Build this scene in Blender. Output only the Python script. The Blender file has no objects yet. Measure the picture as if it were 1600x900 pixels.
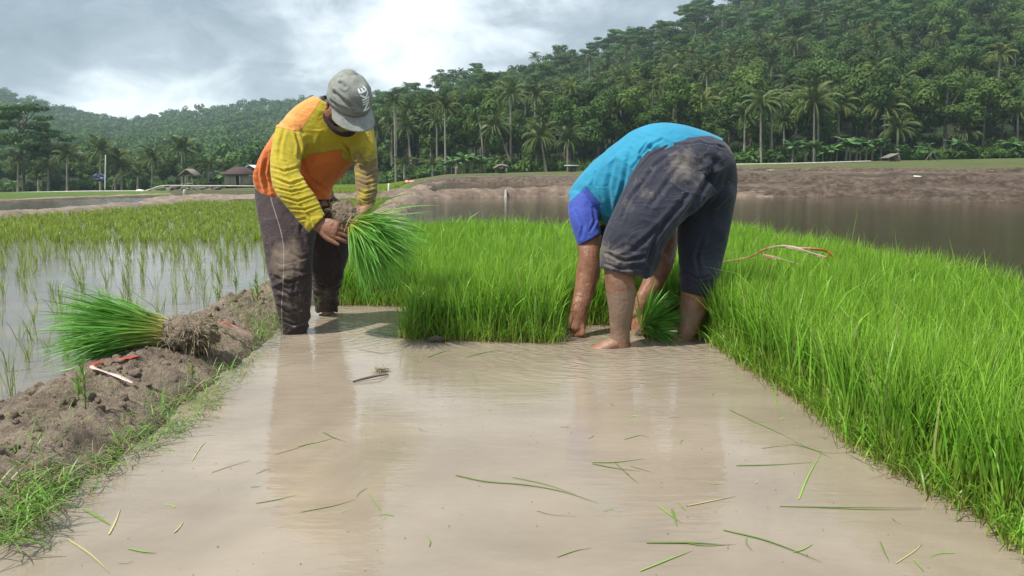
import bpy, bmesh, math, random
import numpy as np
from mathutils import Vector, Matrix

random.seed(7)
rng = np.random.default_rng(7)
SC = bpy.context.scene
COL = SC.collection

# ------------------------------------------------------------------ camera
TH = math.atan(180 / 1200.0)
CH = 0.88
CT, ST = math.cos(TH), math.sin(TH)
cam = bpy.data.cameras.new('camera')
cam.lens = 27.0
cam.sensor_width = 36.0
cam.clip_start = 0.05
cam.clip_end = 6000
camo = bpy.data.objects.new('camera', cam)
camo.location = (0, 0, CH)
camo.rotation_euler = (math.radians(90) - TH, 0, 0)
COL.objects.link(camo)
SC.camera = camo

# ------------------------------------------------------------------ light
SUN_EL, SUN_AZ = math.radians(60), math.radians(-118)      # azimuth clockwise from +Y
sdir = Vector((math.sin(SUN_AZ) * math.cos(SUN_EL), math.cos(SUN_AZ) * math.cos(SUN_EL), math.sin(SUN_EL)))
sun = bpy.data.lights.new('sun', 'SUN')
sun.energy = 4.0
sun.angle = math.radians(1.5)
sun.color = (1.0, 0.95, 0.86)
suno = bpy.data.objects.new('sun', sun)
suno.rotation_euler = sdir.to_track_quat('Z', 'Y').to_euler()
suno.location = (0, 0, 30)
COL.objects.link(suno)


class NT:
    """tiny node helper: values are sockets (linked) or constants"""
    def __init__(s, tree):
        s.t = tree
        s.t.nodes.clear()

    def n(s, typ, props=None, out=0, **ins):
        nd = s.t.nodes.new(typ)
        for k, v in (props or {}).items():
            setattr(nd, k, v)
        for k, v in ins.items():
            key = int(k[1:]) if k[0] == '_' else k.replace('_', ' ')
            s.set(nd.inputs[key], v)
        return nd.outputs[out] if out is not None else nd

    def set(s, sock, v):
        if isinstance(v, bpy.types.NodeSocket):
            s.t.links.new(v, sock)
        else:
            if isinstance(v, (tuple, list)) and len(v) == 3 and sock.type == 'RGBA':
                v = (*v, 1)
            sock.default_value = v

    def math(s, op, a, b=0.0, c=0.0, clamp=False):
        return s.n('ShaderNodeMath', {'operation': op, 'use_clamp': clamp}, _0=a, _1=b, _2=c)

    def vmath(s, op, a, b=(0, 0, 0), out=0):
        return s.n('ShaderNodeVectorMath', {'operation': op}, out=out, _0=a, _1=b)

    def mix(s, f, a, b, mode='MIX'):
        nd = s.t.nodes.new('ShaderNodeMix')
        nd.data_type = 'RGBA'
        nd.blend_type = mode
        s.set(nd.inputs[0], f); s.set(nd.inputs[6], a); s.set(nd.inputs[7], b)
        return nd.outputs[2]

    def noise(s, vec, scale, detail=4.0, rough=0.55, dist=0.0, out=0):
        return s.n('ShaderNodeTexNoise', out=out, Vector=vec, Scale=scale, Detail=detail, Roughness=rough, Distortion=dist)

    def ramp(s, f, stops, interp='LINEAR'):
        nd = s.t.nodes.new('ShaderNodeValToRGB')
        nd.color_ramp.interpolation = interp
        el = nd.color_ramp.elements
        while len(el) > 1:
            el.remove(el[-1])
        for i, (p, c) in enumerate(stops):
            e = el[0] if i == 0 else el.new(p)
            e.position = p
            e.color = (*c, 1) if isinstance(c, (tuple, list)) else (c, c, c, 1)
        s.set(nd.inputs[0], f)
        return nd.outputs[0]

    def mapr(s, f, a, b, c=0.0, d=1.0, smooth=False):
        return s.n('ShaderNodeMapRange', {'interpolation_type': 'SMOOTHSTEP' if smooth else 'LINEAR'}, _0=f, _1=a, _2=b, _3=c, _4=d)

    def attr(s, name, out=2):
        return s.n('ShaderNodeAttribute', {'attribute_name': name}, out=out)

    def obj(s):
        return s.n('ShaderNodeTexCoord', out=3)

    def pos(s):
        return s.n('ShaderNodeNewGeometry', out=0)

    def scalev(s, v, sc):
        return s.vmath('MULTIPLY', v, sc)

    def bump(s, h, dist=0.01, strength=1.0, normal=None):
        nd = s.n('ShaderNodeBump', out=None, Strength=strength, Distance=dist, Height=h)
        if normal is not None:
            s.set(nd.inputs['Normal'], normal)
        return nd.outputs[0]


# world: Nishita sky seen through a broken deck of grey cloud
world = bpy.data.worlds.new('World')
SC.world = world
world.use_nodes = True
w = NT(world.node_tree)
sky = w.n('ShaderNodeTexSky', {'sky_type': 'NISHITA', 'sun_disc': False, 'sun_elevation': SUN_EL,
                               'sun_rotation': SUN_AZ, 'air_density': 1.0, 'dust_density': 1.5})
skyc = w.vmath('MULTIPLY', sky, (0.10, 0.10, 0.10))
dirv = w.n('ShaderNodeTexCoord', out=0)
sep = w.n('ShaderNodeSeparateXYZ', out=None, Vector=dirv)
dx, dy, dz = sep.outputs
zz = w.math('ADD', w.math('ABSOLUTE', dz), 0.50)
cv = w.n('ShaderNodeCombineXYZ', X=w.math('DIVIDE', dx, zz), Y=w.math('DIVIDE', dy, zz), Z=0.3)
n1 = w.noise(cv, 2.6, 8, 0.55, 0.4)
n2 = w.noise(w.vmath('ADD', cv, (7.3, 2.1, 4.0)), 7.0, 8, 0.6, 0.5)


def sky_lobe(u, v, r, sx=1.0):
    d = Vector(((u - 800) / 1200, CT + (450 - v) / 1200 * ST, -ST + (450 - v) / 1200 * CT)).normalized()
    dd = w.vmath('SUBTRACT', dirv, tuple(d))
    dd = w.vmath('MULTIPLY', dd, (1 / sx, 1 / sx, 1.0))
    l = w.vmath('LENGTH', dd, out=1)
    return w.mapr(l, 0.0, r, 1.0, 0.0, True)


lob = w.math('MULTIPLY', sky_lobe(235, 172, 0.085, 2.0), 1.7)
for args, g in (((660, 70, 0.20, 1.3), 0.62), ((600, 10, 0.20, 1.6), 0.55), ((600, 120, 0.06, 1.4), 0.5), ((660, -260, 0.26, 1.5), 0.6)):
    lob = w.math('ADD', lob, w.math('MULTIPLY', sky_lobe(*args), g))
for args, g in (((280, 50, 0.18, 1.9), 0.62), ((30, 90, 0.14, 1.5), 0.3), ((960, 40, 0.16, 1.3), 0.22), ((560, 95, 0.05, 1.2), 0.25)):
    lob = w.math('SUBTRACT', lob, w.math('MULTIPLY', sky_lobe(*args), g))
base = w.math('ADD', w.math('MULTIPLY', w.mapr(n1, 0.28, 0.72), 0.56), w.math('MULTIPLY', w.mapr(n2, 0.3, 0.7), 0.42))
val = w.math('ADD', base, w.math('MULTIPLY', lob, 0.31))
cl = w.ramp(val, [(0.05, (0.155, 0.20, 0.235)), (0.28, (0.225, 0.275, 0.315)), (0.48, (0.33, 0.385, 0.43)),
                  (0.68, (0.56, 0.62, 0.66)), (0.92, (0.84, 0.88, 0.90))])
up = w.mapr(dz, 0.25, 0.9, 1.0, 1.35)
cl = w.vmath('MULTIPLY', cl, w.n('ShaderNodeCombineXYZ', X=up, Y=up, Z=up))
mixc = w.mix(0.90, skyc, cl)
bg = w.n('ShaderNodeBackground', Color=mixc, Strength=1.0)
w.t.links.new(bg, w.n('ShaderNodeOutputWorld', out=None).inputs[0])

SC.view_settings.view_transform = 'Standard'
SC.view_settings.look = 'None'
SC.view_settings.exposure = 0.74
SC.view_settings.gamma = 1.0
SC.render.engine = 'CYCLES'
cy = SC.cycles
cy.use_denoising = True
cy.max_bounces = 8
cy.diffuse_bounces = 3
cy.glossy_bounces = 3
cy.transmission_bounces = 4
cy.transparent_max_bounces = 8
cy.volume_bounces = 0
cy.caustics_reflective = False
cy.caustics_refractive = False
cy.sample_clamp_indirect = 4.0


# ------------------------------------------------------------------ geometry helpers
def P(u, v, Y):
    """world point at depth Y (metres in front of the camera) seen at u,v of the 1600x900 photo"""
    du, dv = (u - 800) / 1200.0, (450 - v) / 1200.0
    d = np.array([du, CT + dv * ST, -ST + dv * CT])
    return np.array([0, 0, CH]) + d * (Y / d[1])


def G(u, v, z=0.0):
    du, dv = (u - 800) / 1200.0, (450 - v) / 1200.0
    d = np.array([du, CT + dv * ST, -ST + dv * CT])
    return np.array([0, 0, CH]) + d * ((z - CH) / d[2])


def PX(x, y, z):
    dz_ = z - CH
    dep = y * CT - dz_ * ST
    return 800 + 1200 * x / dep, 450 - 1200 * (y * ST + dz_ * CT) / dep


_perm = rng.integers(0, 2**31 - 1, 4096)


def _h(ix, iy, iz):
    return _perm[(ix * 73856093 ^ iy * 19349663 ^ iz * 83492791) & 4095] / float(2**31)


def vnoise(p):
    """value noise, p (N,3) -> (N,) in 0..1"""
    p = np.asarray(p, float)
    i = np.floor(p).astype(np.int64)
    f = p - i
    f = f * f * (3 - 2 * f)
    r = 0
    for a in (0, 1):
        for b in (0, 1):
            for c in (0, 1):
                wgt = (f[:, 0] if a else 1 - f[:, 0]) * (f[:, 1] if b else 1 - f[:, 1]) * (f[:, 2] if c else 1 - f[:, 2])
                r = r + wgt * _h(i[:, 0] + a, i[:, 1] + b, i[:, 2] + c)
    return r


def fbm(p, octv=4, gain=0.5, lac=2.03):
    p = np.asarray(p, float)
    s, a, t = 0, 1.0, 0
    for k in range(octv):
        s = s + a * vnoise(p + 17.3 * k)
        t += a
        a *= gain
        p = p * lac
    return s / t


def mesh_np(name, verts, loops, sizes, smooth=False, attrs=None, mat_idx=None):
    """mesh from numpy arrays: loops = flat vertex indices, sizes = corners per face"""
    me = bpy.data.meshes.new(name)
    verts = np.asarray(verts, np.float32)
    loops = np.asarray(loops, np.int32).ravel()
    sizes = np.asarray(sizes, np.int32).ravel()
    me.vertices.add(len(verts))
    me.vertices.foreach_set('co', verts.ravel())
    me.loops.add(len(loops))
    me.loops.foreach_set('vertex_index', loops)
    me.polygons.add(len(sizes))
    starts = np.concatenate([[0], np.cumsum(sizes)[:-1]]).astype(np.int32)
    me.polygons.foreach_set('loop_start', starts)
    if smooth:
        me.polygons.foreach_set('use_smooth', np.ones(len(sizes), bool))
    if mat_idx is not None:
        me.polygons.foreach_set('material_index', np.asarray(mat_idx, np.int32))
    for k, v in (attrs or {}).items():
        a = me.attributes.new(k, 'FLOAT', 'POINT')
        a.data.foreach_set('value', np.asarray(v, np.float32))
    me.update(calc_edges=True)
    me.validate()
    return me


def quads(name, verts, q, **kw):
    q = np.asarray(q)
    return mesh_np(name, verts, q, np.full(len(q), q.shape[1]), **kw)


def link(name, me, mats=None, parent=None, loc=None):
    o = bpy.data.objects.new(name, me)
    if mats is not None:
        for m in (mats if isinstance(mats, (list, tuple)) else [mats]):
            me.materials.append(m)
    COL.objects.link(o)
    if parent is not None:
        o.parent = parent
    if loc is not None:
        o.location = tuple(loc)
    return o


def tag(o, label=None, cat=None, group=None, kind=None):
    if label: o['label'] = label
    if cat: o['category'] = cat
    if group: o['group'] = group
    if kind: o['kind'] = kind
    return o


def empty(name, loc=(0, 0, 0), rz=0.0):
    o = bpy.data.objects.new(name, None)
    o.empty_display_size = 0.1
    o.location = tuple(loc)
    o.rotation_euler = (0, 0, rz)
    COL.objects.link(o)
    return o


def merge(pieces):
    V, F = [], []
    k = 0
    for v, f in pieces:
        V.append(np.asarray(v, float))
        F += [[i + k for i in q] for q in f]
        k += len(v)
    return np.vstack(V), F


def mesh_pl(name, v, f, smooth=False, attrs=None):
    sizes = [len(q) for q in f]
    loops = [i for q in f for i in q]
    return mesh_np(name, v, loops, sizes, smooth=smooth, attrs=attrs)


def catmull(a, sub):
    a = np.asarray(a, float)
    if sub <= 1 or len(a) < 2:
        return a
    p = np.vstack([2 * a[0] - a[1], a, 2 * a[-1] - a[-2]])
    out = []
    for i in range(1, len(p) - 2):
        for k in range(sub):
            t = k / sub
            out.append(0.5 * ((2 * p[i]) + (-p[i - 1] + p[i + 1]) * t + (2 * p[i - 1] - 5 * p[i] + 4 * p[i + 1] - p[i + 2]) * t * t
                              + (-p[i - 1] + 3 * p[i] - 3 * p[i + 1] + p[i + 2]) * t ** 3))
    out.append(p[-2])
    return np.array(out)


def rings(C, A, B, n=24, cap0=0.0, cap1=0.0, power=1.0):
    """closed loft through rings C + A cos + B sin; cap > 0 pushes the end pole out, < 0 recesses it"""
    ph = np.linspace(0, 2 * np.pi, n, endpoint=False)
    c, s = np.cos(ph), np.sin(ph)
    if power != 1.0:
        c = np.sign(c) * np.abs(c) ** power
        s = np.sign(s) * np.abs(s) ** power
    V = [C[i] + np.outer(c, A[i]) + np.outer(s, B[i]) for i in range(len(C))]
    m = len(C)
    F = []
    for i in range(m - 1):
        for k in range(n):
            k2 = (k + 1) % n
            F.append((i * n + k, i * n + k2, (i + 1) * n + k2, (i + 1) * n + k))
    V = list(np.vstack(V))
    for end, cp in ((0, cap0), (m - 1, cap1)):
        nb = 1 if end == 0 else m - 2
        t = C[end] - C[nb]
        t = t / (np.linalg.norm(t) + 1e-9)
        base = end * n
        if cp < 0:                                   # recessed: an inner wall
            idx = len(V)
            for k in range(n):
                V.append(C[end] + (V[base + k] - C[end]) * 0.86)
            idx2 = len(V)
            for k in range(n):
                V.append(C[end] + (V[base + k] - C[end]) * 0.80 + t * cp)
            pole = len(V)
            V.append(C[end] + t * cp)
            for k in range(n):
                k2 = (k + 1) % n
                q = [(base + k, base + k2, idx + k2, idx + k), (idx + k, idx + k2, idx2 + k2, idx2 + k), (idx2 + k, idx2 + k2, pole)]
                F += [tuple(reversed(z)) for z in q] if end == 0 else q
        else:
            idx = len(V)
            for k in range(n):
                V.append(C[end] + (V[base + k] - C[end]) * 0.72 + t * cp * 0.72)
            pole = len(V)
            V.append(C[end] + t * cp)
            for k in range(n):
                k2 = (k + 1) % n
                q = [(base + k, base + k2, idx + k2, idx + k), (idx + k, idx + k2, pole)]
                F += [tuple(reversed(z)) for z in q] if end == 0 else q
    F = [tuple(reversed(f)) for f in F]
    return np.array(V), F


def loft(st, n=28, sub=5, cap0=0.02, cap1=0.02, power=1.0, fold=None):
    """stations (uL,vL,uR,vR,YL,YR,b): a limb or garment whose outline is given at each station with its own depth"""
    PL = np.array([P(s[0], s[1], s[4]) for s in st])
    PR = np.array([P(s[2], s[3], s[5]) for s in st])
    b = np.array([[s[6]] for s in st], float)
    PL, PR, b = catmull(PL, sub), catmull(PR, sub), catmull(b, sub)
    C = (PL + PR) / 2
    A = (PR - PL) / 2
    D = C - np.array([0, 0, CH])
    D /= np.linalg.norm(D, axis=1)[:, None]
    An = A / np.linalg.norm(A, axis=1)[:, None]
    D = D - An * np.sum(D * An, axis=1)[:, None]
    D /= np.linalg.norm(D, axis=1)[:, None]
    return rings(C, A, D * b, n, cap0, cap1, power)


def tube(pts, rad, n=16, sub=4, cap0=None, cap1=None, ref=(0, 0, 1), flat=1.0):
    pts = catmull(pts, sub)
    rad = catmull(np.array([[r] if np.isscalar(r) else r for r in rad], float), sub)
    if rad.shape[1] == 1:
        rad = np.hstack([rad, rad * flat])
    T = np.gradient(pts, axis=0)
    T /= np.linalg.norm(T, axis=1)[:, None] + 1e-12
    A = []
    a = np.array(ref, float)
    for t in T:
        a = a - t * np.dot(a, t)
        if np.linalg.norm(a) < 1e-3:
            a = np.cross(t, (0.3, 0.9, 0.1))
        a /= np.linalg.norm(a)
        A.append(a.copy())
    A = np.array(A)
    B = np.cross(T, A)
    c0 = rad[0].min() * 0.9 if cap0 is None else cap0
    c1 = rad[-1].min() * 0.9 if cap1 is None else cap1
    return rings(pts, A * rad[:, :1], B * rad[:, 1:], n, c0, c1)


def ellipsoid(c, ax, n=20, m=12):
    """ax: three vectors (rows)"""
    ax = np.array(ax, float)
    V, F = [], []
    for i in range(1, m):
        th = math.pi * i / m
        for k in range(n):
            ph = 2 * math.pi * k / n
            V.append(np.array(c) + ax[0] * math.sin(th) * math.cos(ph) + ax[1] * math.sin(th) * math.sin(ph) + ax[2] * math.cos(th))
    top, bot = len(V), len(V) + 1
    V += [np.array(c) + ax[2], np.array(c) - ax[2]]
    for i in range(m - 2):
        for k in range(n):
            F.append((i * n + k, (i + 1) * n + k, (i + 1) * n + (k + 1) % n, i * n + (k + 1) % n))
    for k in range(n):
        F.append((top, k, (k + 1) % n))
        F.append((bot, (m - 2) * n + (k + 1) % n, (m - 2) * n + k))
    return np.array(V), F


def solid(name, pieces, voxel, smooth=2, mats=None, parent=None, disp=None, attrs=None):
    """fuse overlapping closed pieces into one continuous skin"""
    v, f = merge(pieces)
    me = mesh_pl(name, v, f)
    bm = bmesh.new(); bm.from_mesh(me)
    bmesh.ops.recalc_face_normals(bm, faces=bm.faces)
    bm.to_mesh(me); bm.free()
    o = bpy.data.objects.new(name, me)
    COL.objects.link(o)
    r = o.modifiers.new('r', 'REMESH'); r.mode = 'VOXEL'; r.voxel_size = voxel; r.use_smooth_shade = True
    if smooth:
        s = o.modifiers.new('s', 'SMOOTH'); s.factor = 0.5; s.iterations = smooth
    dg = bpy.context.evaluated_depsgraph_get()
    m2 = bpy.data.meshes.new_from_object(o.evaluated_get(dg))
    m2.name = name
    bpy.data.objects.remove(o)
    bpy.data.meshes.remove(me)
    nv = len(m2.vertices)
    co = np.empty(nv * 3, np.float32); m2.vertices.foreach_get('co', co); co = co.reshape(-1, 3).astype(float)
    if disp is not None:
        no = np.empty(nv * 3, np.float32); m2.vertices.foreach_get('normal', no); no = no.reshape(-1, 3).astype(float)
        co = co + no * disp(co, no)[:, None]
        m2.vertices.foreach_set('co', co.astype(np.float32).ravel())
    for k, fn in (attrs or {}).items():
        a = m2.attributes.new(k, 'FLOAT', 'POINT')
        a.data.foreach_set('value', np.asarray(fn(co), np.float32))
    m2.polygons.foreach_set('use_smooth', np.ones(len(m2.polygons), bool))
    m2.update()
    return link(name, m2, mats, parent)


def seg_dist(co, a, b):
    a, b = np.asarray(a, float), np.asarray(b, float)
    ab = b - a
    t = np.clip(((co - a) @ ab) / (ab @ ab), 0, 1)
    return np.linalg.norm(co - a - t[:, None] * ab, axis=1), t


def plane_sd(A, B, C, ref):
    """signed distance to the plane through A,B,C; positive on the side of ref"""
    A, B, C = map(np.asarray, (A, B, C))
    nrm = np.cross(B - A, C - A); nrm = nrm / np.linalg.norm(nrm)
    if np.dot(np.asarray(ref) - A, nrm) < 0:
        nrm = -nrm
    return lambda co: (co - A) @ nrm


# ------------------------------------------------------------------ blades
def blades(base, height, az, lean, curve, width, seg=4, rnd=None, t0=0.0, roll=None):
    """grass blades as tapered ribbons. lean = start tilt (rad), curve = extra tilt towards the tip"""
    N = len(base)
    base = np.asarray(base, float)
    height, az, lean, curve, width = [np.broadcast_to(np.asarray(q, float), (N,)) for q in (height, az, lean, curve, width)]
    rnd = rng.random(N) if rnd is None else rnd
    roll = rng.uniform(0, np.pi, N) if roll is None else roll
    hd = np.stack([np.cos(az), np.sin(az), np.zeros(N)], 1)
    sd = np.stack([np.cos(roll), np.sin(roll), np.zeros(N)], 1)
    nv = 2 * seg + 1
    V = np.empty((N, nv, 3)); T = np.empty((N, nv))
    p = base.copy()
    for k in range(seg + 1):
        t = k / seg
        wk = width * (1 - t ** 2.2) * (0.65 + 0.7 * min(t * 2, 1))
        if k < seg:
            V[:, 2 * k] = p - sd * wk[:, None] / 2
            V[:, 2 * k + 1] = p + sd * wk[:, None] / 2
            T[:, 2 * k] = t; T[:, 2 * k + 1] = t
        else:
            V[:, 2 * seg] = p; T[:, 2 * seg] = 1
        ang = lean + curve * ((k + 0.5) / seg) ** 1.6
        step = (height / seg)[:, None]
        p = p + step * (hd * np.sin(ang)[:, None] + np.array([0, 0, 1]) * np.cos(ang)[:, None])
    q = []
    for k in range(seg - 1):
        q.append([2 * k, 2 * k + 1, 2 * k + 3, 2 * k + 2])
    q = np.array(q)
    off = (np.arange(N) * nv)[:, None]
    Q = (q.ravel()[None, :] + off).reshape(-1)
    tri = (np.array([2 * seg - 2, 2 * seg - 1, 2 * seg])[None, :] + off).reshape(-1)
    loops = np.concatenate([Q, tri])
    sizes = np.concatenate([np.full(N * (seg - 1), 4), np.full(N, 3)])
    return V.reshape(-1, 3), loops, sizes, T.ravel(), np.repeat(rnd, nv)


def cat_blades(lst):
    V, L, S, T, R = [], [], [], [], []
    k = 0
    # quads and tris are kept per batch: loops stay valid because sizes follow the same order
    for v, l, s, t, r in lst:
        V.append(v); L.append(l + k); S.append(s); T.append(t); R.append(r)
        k += len(v)
    return np.vstack(V), np.concatenate(L), np.concatenate(S), np.concatenate(T), np.concatenate(R)


def blade_mesh(name, b):
    return mesh_np(name, b[0], b[1], b[2], smooth=True, attrs={'t': b[3], 'r': b[4]})

# ------------------------------------------------------------------ materials
def new_mat(name):
    m = bpy.data.materials.new(name)
    m.use_nodes = True
    return m, NT(m.node_tree)


def finish(n, shader, vol=None):
    o = n.n('ShaderNodeOutputMaterial', out=None)
    n.t.links.new(shader, o.inputs[0])


def pbsdf(n, color, rough=0.6, normal=None, spec=0.5, **kw):
    nd = n.n('ShaderNodeBsdfPrincipled', out=None)
    n.set(nd.inputs['Base Color'], color)
    n.set(nd.inputs['Roughness'], rough)
    n.set(nd.inputs['Specular IOR Level'], spec)
    if normal is not None:
        n.set(nd.inputs['Normal'], normal)
    for k, v in kw.items():
        n.set(nd.inputs[k.replace('_', ' ')], v)
    return nd.outputs[0]


def simple_mat(name, c1, c2, scale=20, rough=0.7, bump=0.0, spec=0.4, detail=5, **kw):
    m, n = new_mat(name)
    p = n.obj()
    f = n.mapr(n.noise(p, scale, detail, 0.6), 0.3, 0.7)
    nm = n.bump(n.noise(p, scale * 3, 4), bump) if bump else None
    finish(n, pbsdf(n, n.mix(f, c1, c2), rough, nm, spec, **kw))
    return m


def blade_mat(name, base, low, mid, tip, dry=None, trans=0.35, rough=0.42, dryp=0.03, lowt=0.18):
    m, n = new_mat(name)
    t, r = n.attr('t'), n.attr('r')
    c = n.ramp(t, [(0.0, base), (lowt, low), (0.5, mid), (1.0, tip)])
    c = n.mix(n.mapr(r, 0, 1, 0.0, 0.55), c, n.mix(0.5, c, (0.14, 0.28, 0.03), 'MIX'))
    r2 = n.math('FRACT', n.math('MULTIPLY', r, 37.7))
    v = n.mapr(r2, 0, 1, 0.62, 1.32)
    c = n.vmath('MULTIPLY', c, n.n('ShaderNodeCombineXYZ', X=v, Y=v, Z=v))
    if dry is not None:
        r3 = n.math('FRACT', n.math('MULTIPLY', r, 91.3))
        c = n.mix(n.math('LESS_THAN', r3, dryp), c, dry)
    a = pbsdf(n, c, rough, None, 0.35)
    tr = n.n('ShaderNodeBsdfTranslucent', Color=c)
    finish(n, n.n('ShaderNodeMixShader', _0=trans, _1=a, _2=tr))
    return m


M = {}
M['seedling'] = blade_mat('seedling_leaf', (0.38, 0.34, 0.12), (0.25, 0.33, 0.05), (0.130, 0.320, 0.024), (0.275, 0.480, 0.046),
                          (0.36, 0.38, 0.14), trans=0.36, lowt=0.19)
M['bundle'] = blade_mat('bundle_leaf', (0.50, 0.42, 0.14), (0.26, 0.36, 0.06), (0.12, 0.34, 0.045), (0.17, 0.42, 0.07), trans=0.35)
M['paddy'] = blade_mat('paddy_leaf', (0.20, 0.22, 0.04), (0.20, 0.27, 0.03), (0.23, 0.33, 0.035), (0.33, 0.41, 0.07), (0.40, 0.38, 0.16), trans=0.4, dryp=0.06)
M['weed'] = blade_mat('weed_leaf', (0.16, 0.19, 0.05), (0.14, 0.25, 0.04), (0.13, 0.28, 0.04), (0.19, 0.34, 0.07), (0.32, 0.27, 0.13), trans=0.3, dryp=0.2)
M['root'] = blade_mat('root_fibre', (0.18, 0.13, 0.09), (0.22, 0.16, 0.11), (0.27, 0.20, 0.14), (0.33, 0.25, 0.18), trans=0.1, rough=0.8)


def mud_mat():
    m, n = new_mat('mud')
    p = n.pos()
    a = n.noise(p, 6.0, 8, 0.65, 0.4)
    b = n.noise(p, 38.0, 6, 0.6)
    c = n.mix(n.mapr(a, 0.35, 0.68), (0.115, 0.082, 0.056), (0.32, 0.247, 0.178))
    c = n.mix(n.mapr(b, 0.45, 0.75, 0, 0.5), c, (0.33, 0.262, 0.195))
    z = n.n('ShaderNodeSeparateXYZ', out=2, Vector=p)
    wet = n.mapr(n.math('ADD', z, n.math('MULTIPLY', a, 0.03)), 0.015, 0.07, 1.0, 0.0)
    c = n.mix(n.math('MULTIPLY', wet, 0.8), c, (0.085, 0.06, 0.04))
    rough = n.mapr(wet, 0, 1, 0.78, 0.25)
    rough = n.math('SUBTRACT', rough, n.mapr(n.noise(p, 9.0, 3), 0.5, 0.75, 0, 0.3))
    h = n.math('ADD', n.noise(p, 30.0, 8, 0.7), n.math('MULTIPLY', n.noise(p, 120.0, 4, 0.6), 0.35))
    finish(n, pbsdf(n, c, rough, n.bump(h, 0.03), 0.5))
    return m


M['mud'] = mud_mat()


def water_mat(name, c1, c2, rough=0.06, rip=1.0, legs=(), clear=0.0, spec=0.5, ior=1.33):
    m, n = new_mat(name)
    p = n.pos()
    a = n.noise(n.scalev(p, (0.9, 1.6, 1)), 1.5, 5, 0.6, 0.3)
    b = n.noise(p, 14.0, 5, 0.7)
    c = n.mix(n.mapr(a, 0.35, 0.7), c1, c2)
    sw = n.noise(p, 0.9, 6, 0.62, 1.6)
    sw = n.mapr(sw, 0.3, 0.7, 0.84, 1.12)
    c = n.vmath('MULTIPLY', c, n.n('ShaderNodeCombineXYZ', X=sw, Y=sw, Z=sw))
    spk = n.mapr(b, 0.66, 0.80, 0.0, 0.35)
    c = n.mix(spk, c, tuple(q * 0.55 for q in c1))
    h = n.math('MULTIPLY', n.noise(n.scalev(p, (0.7, 3.0, 1)), 7.0, 3, 0.5, 0.5), 0.34)
    h = n.math('ADD', h, n.math('MULTIPLY', n.noise(n.scalev(p, (1.0, 2.0, 1)), 28.0, 2, 0.5, 0.3), 0.10))
    for (lx, ly, amp) in legs:
        d = n.vmath('DISTANCE', n.scalev(p, (1, 1, 0)), (lx, ly, 0), out=1)
        d2 = n.math('ADD', d, n.math('MULTIPLY', n.noise(n.scalev(p, (0.8, 2.0, 1)), 4.5, 3), 0.30))
        wv = n.math('SINE', n.math('MULTIPLY', d2, 80.0))
        fo = n.mapr(d, 0.03, 1.1, amp * 0.6, 0.0, True)
        h = n.math('ADD', h, n.math('MULTIPLY', wv, fo))
    nm = n.bump(h, 0.0055 * rip)
    finish(n, pbsdf(n, c, rough, nm, spec, IOR=ior))
    return m


M['channel'] = water_mat('muddy_channel_water', (0.218, 0.178, 0.134), (0.270, 0.227, 0.176), 0.045, 1.0,
                         legs=((-1.19, 4.19, 0.22), (0.52, 3.84, 0.5), (0.93, 3.98, 0.3), (0.33, 4.05, 0.3), (-1.08, 4.73, 0.2)))
M['pond'] = water_mat('brown_pond_water', (0.042, 0.033, 0.019), (0.060, 0.048, 0.030), 0.07, 1.2)
M['paddy_water'] = water_mat('paddy_field_water', (0.13, 0.117, 0.095), (0.17, 0.15, 0.12), 0.06, 0.8)


def ground_mat():
    m, n = new_mat('field_soil_and_grass')
    p = n.pos()
    g = n.attr('grass')
    fresh = n.attr('fresh')
    a = n.noise(p, 0.9, 8, 0.65, 0.3)
    b = n.noise(p, 0.25, 5, 0.6)
    st = n.noise(n.scalev(p, (0.15, 1.3, 1.0)), 0.7, 6, 0.6)
    mud = n.mix(n.mapr(a, 0.35, 0.68), (0.098, 0.068, 0.049), (0.245, 0.180, 0.135))
    mud = n.mix(n.mapr(st, 0.45, 0.7, 0, 0.5), mud, (0.21, 0.156, 0.118))
    mud = n.mix(n.math('MULTIPLY', n.attr('dry'), n.mapr(a, 0.35, 0.6, 0.35, 1.0)), mud, (0.36, 0.28, 0.215))
    cl2 = n.noise(n.scalev(p, (1.6, 0.9, 2.5)), 2.6, 6, 0.7)
    mud = n.mix(n.mapr(cl2, 0.50, 0.62, 0, 0.75), mud, (0.062, 0.043, 0.031))
    mud = n.mix(n.mapr(cl2, 0.47, 0.38, 0, 0.5), mud, (0.33, 0.25, 0.19))
    mud = n.mix(n.attr('riser'), mud, (0.060, 0.042, 0.030))
    gr = n.mix(n.mapr(b, 0.35, 0.65), (0.085, 0.12, 0.028), (0.16, 0.165, 0.055))
    gr = n.mix(n.mapr(st, 0.5, 0.7, 0, 0.6), gr, (0.14, 0.20, 0.04))
    fr = n.mix(n.mapr(a, 0.3, 0.7), (0.13, 0.27, 0.03), (0.19, 0.33, 0.05))
    gr = n.mix(fresh, gr, fr)
    edge = n.math('ADD', g, n.math('MULTIPLY', n.math('SUBTRACT', a, 0.5), 0.9))
    c = n.mix(n.mapr(edge, 0.4, 0.6), mud, gr)
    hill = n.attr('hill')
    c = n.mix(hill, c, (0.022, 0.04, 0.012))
    finish(n, pbsdf(n, c, 0.85, n.bump(n.noise(p, 4.0, 8, 0.8), 0.4), 0.3))
    return m


M['ground'] = ground_mat()


M['farmud'] = simple_mat('wet_field_mud', (0.060, 0.042, 0.030), (0.20, 0.146, 0.108), 2.6, 0.8, 0.06)


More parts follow.
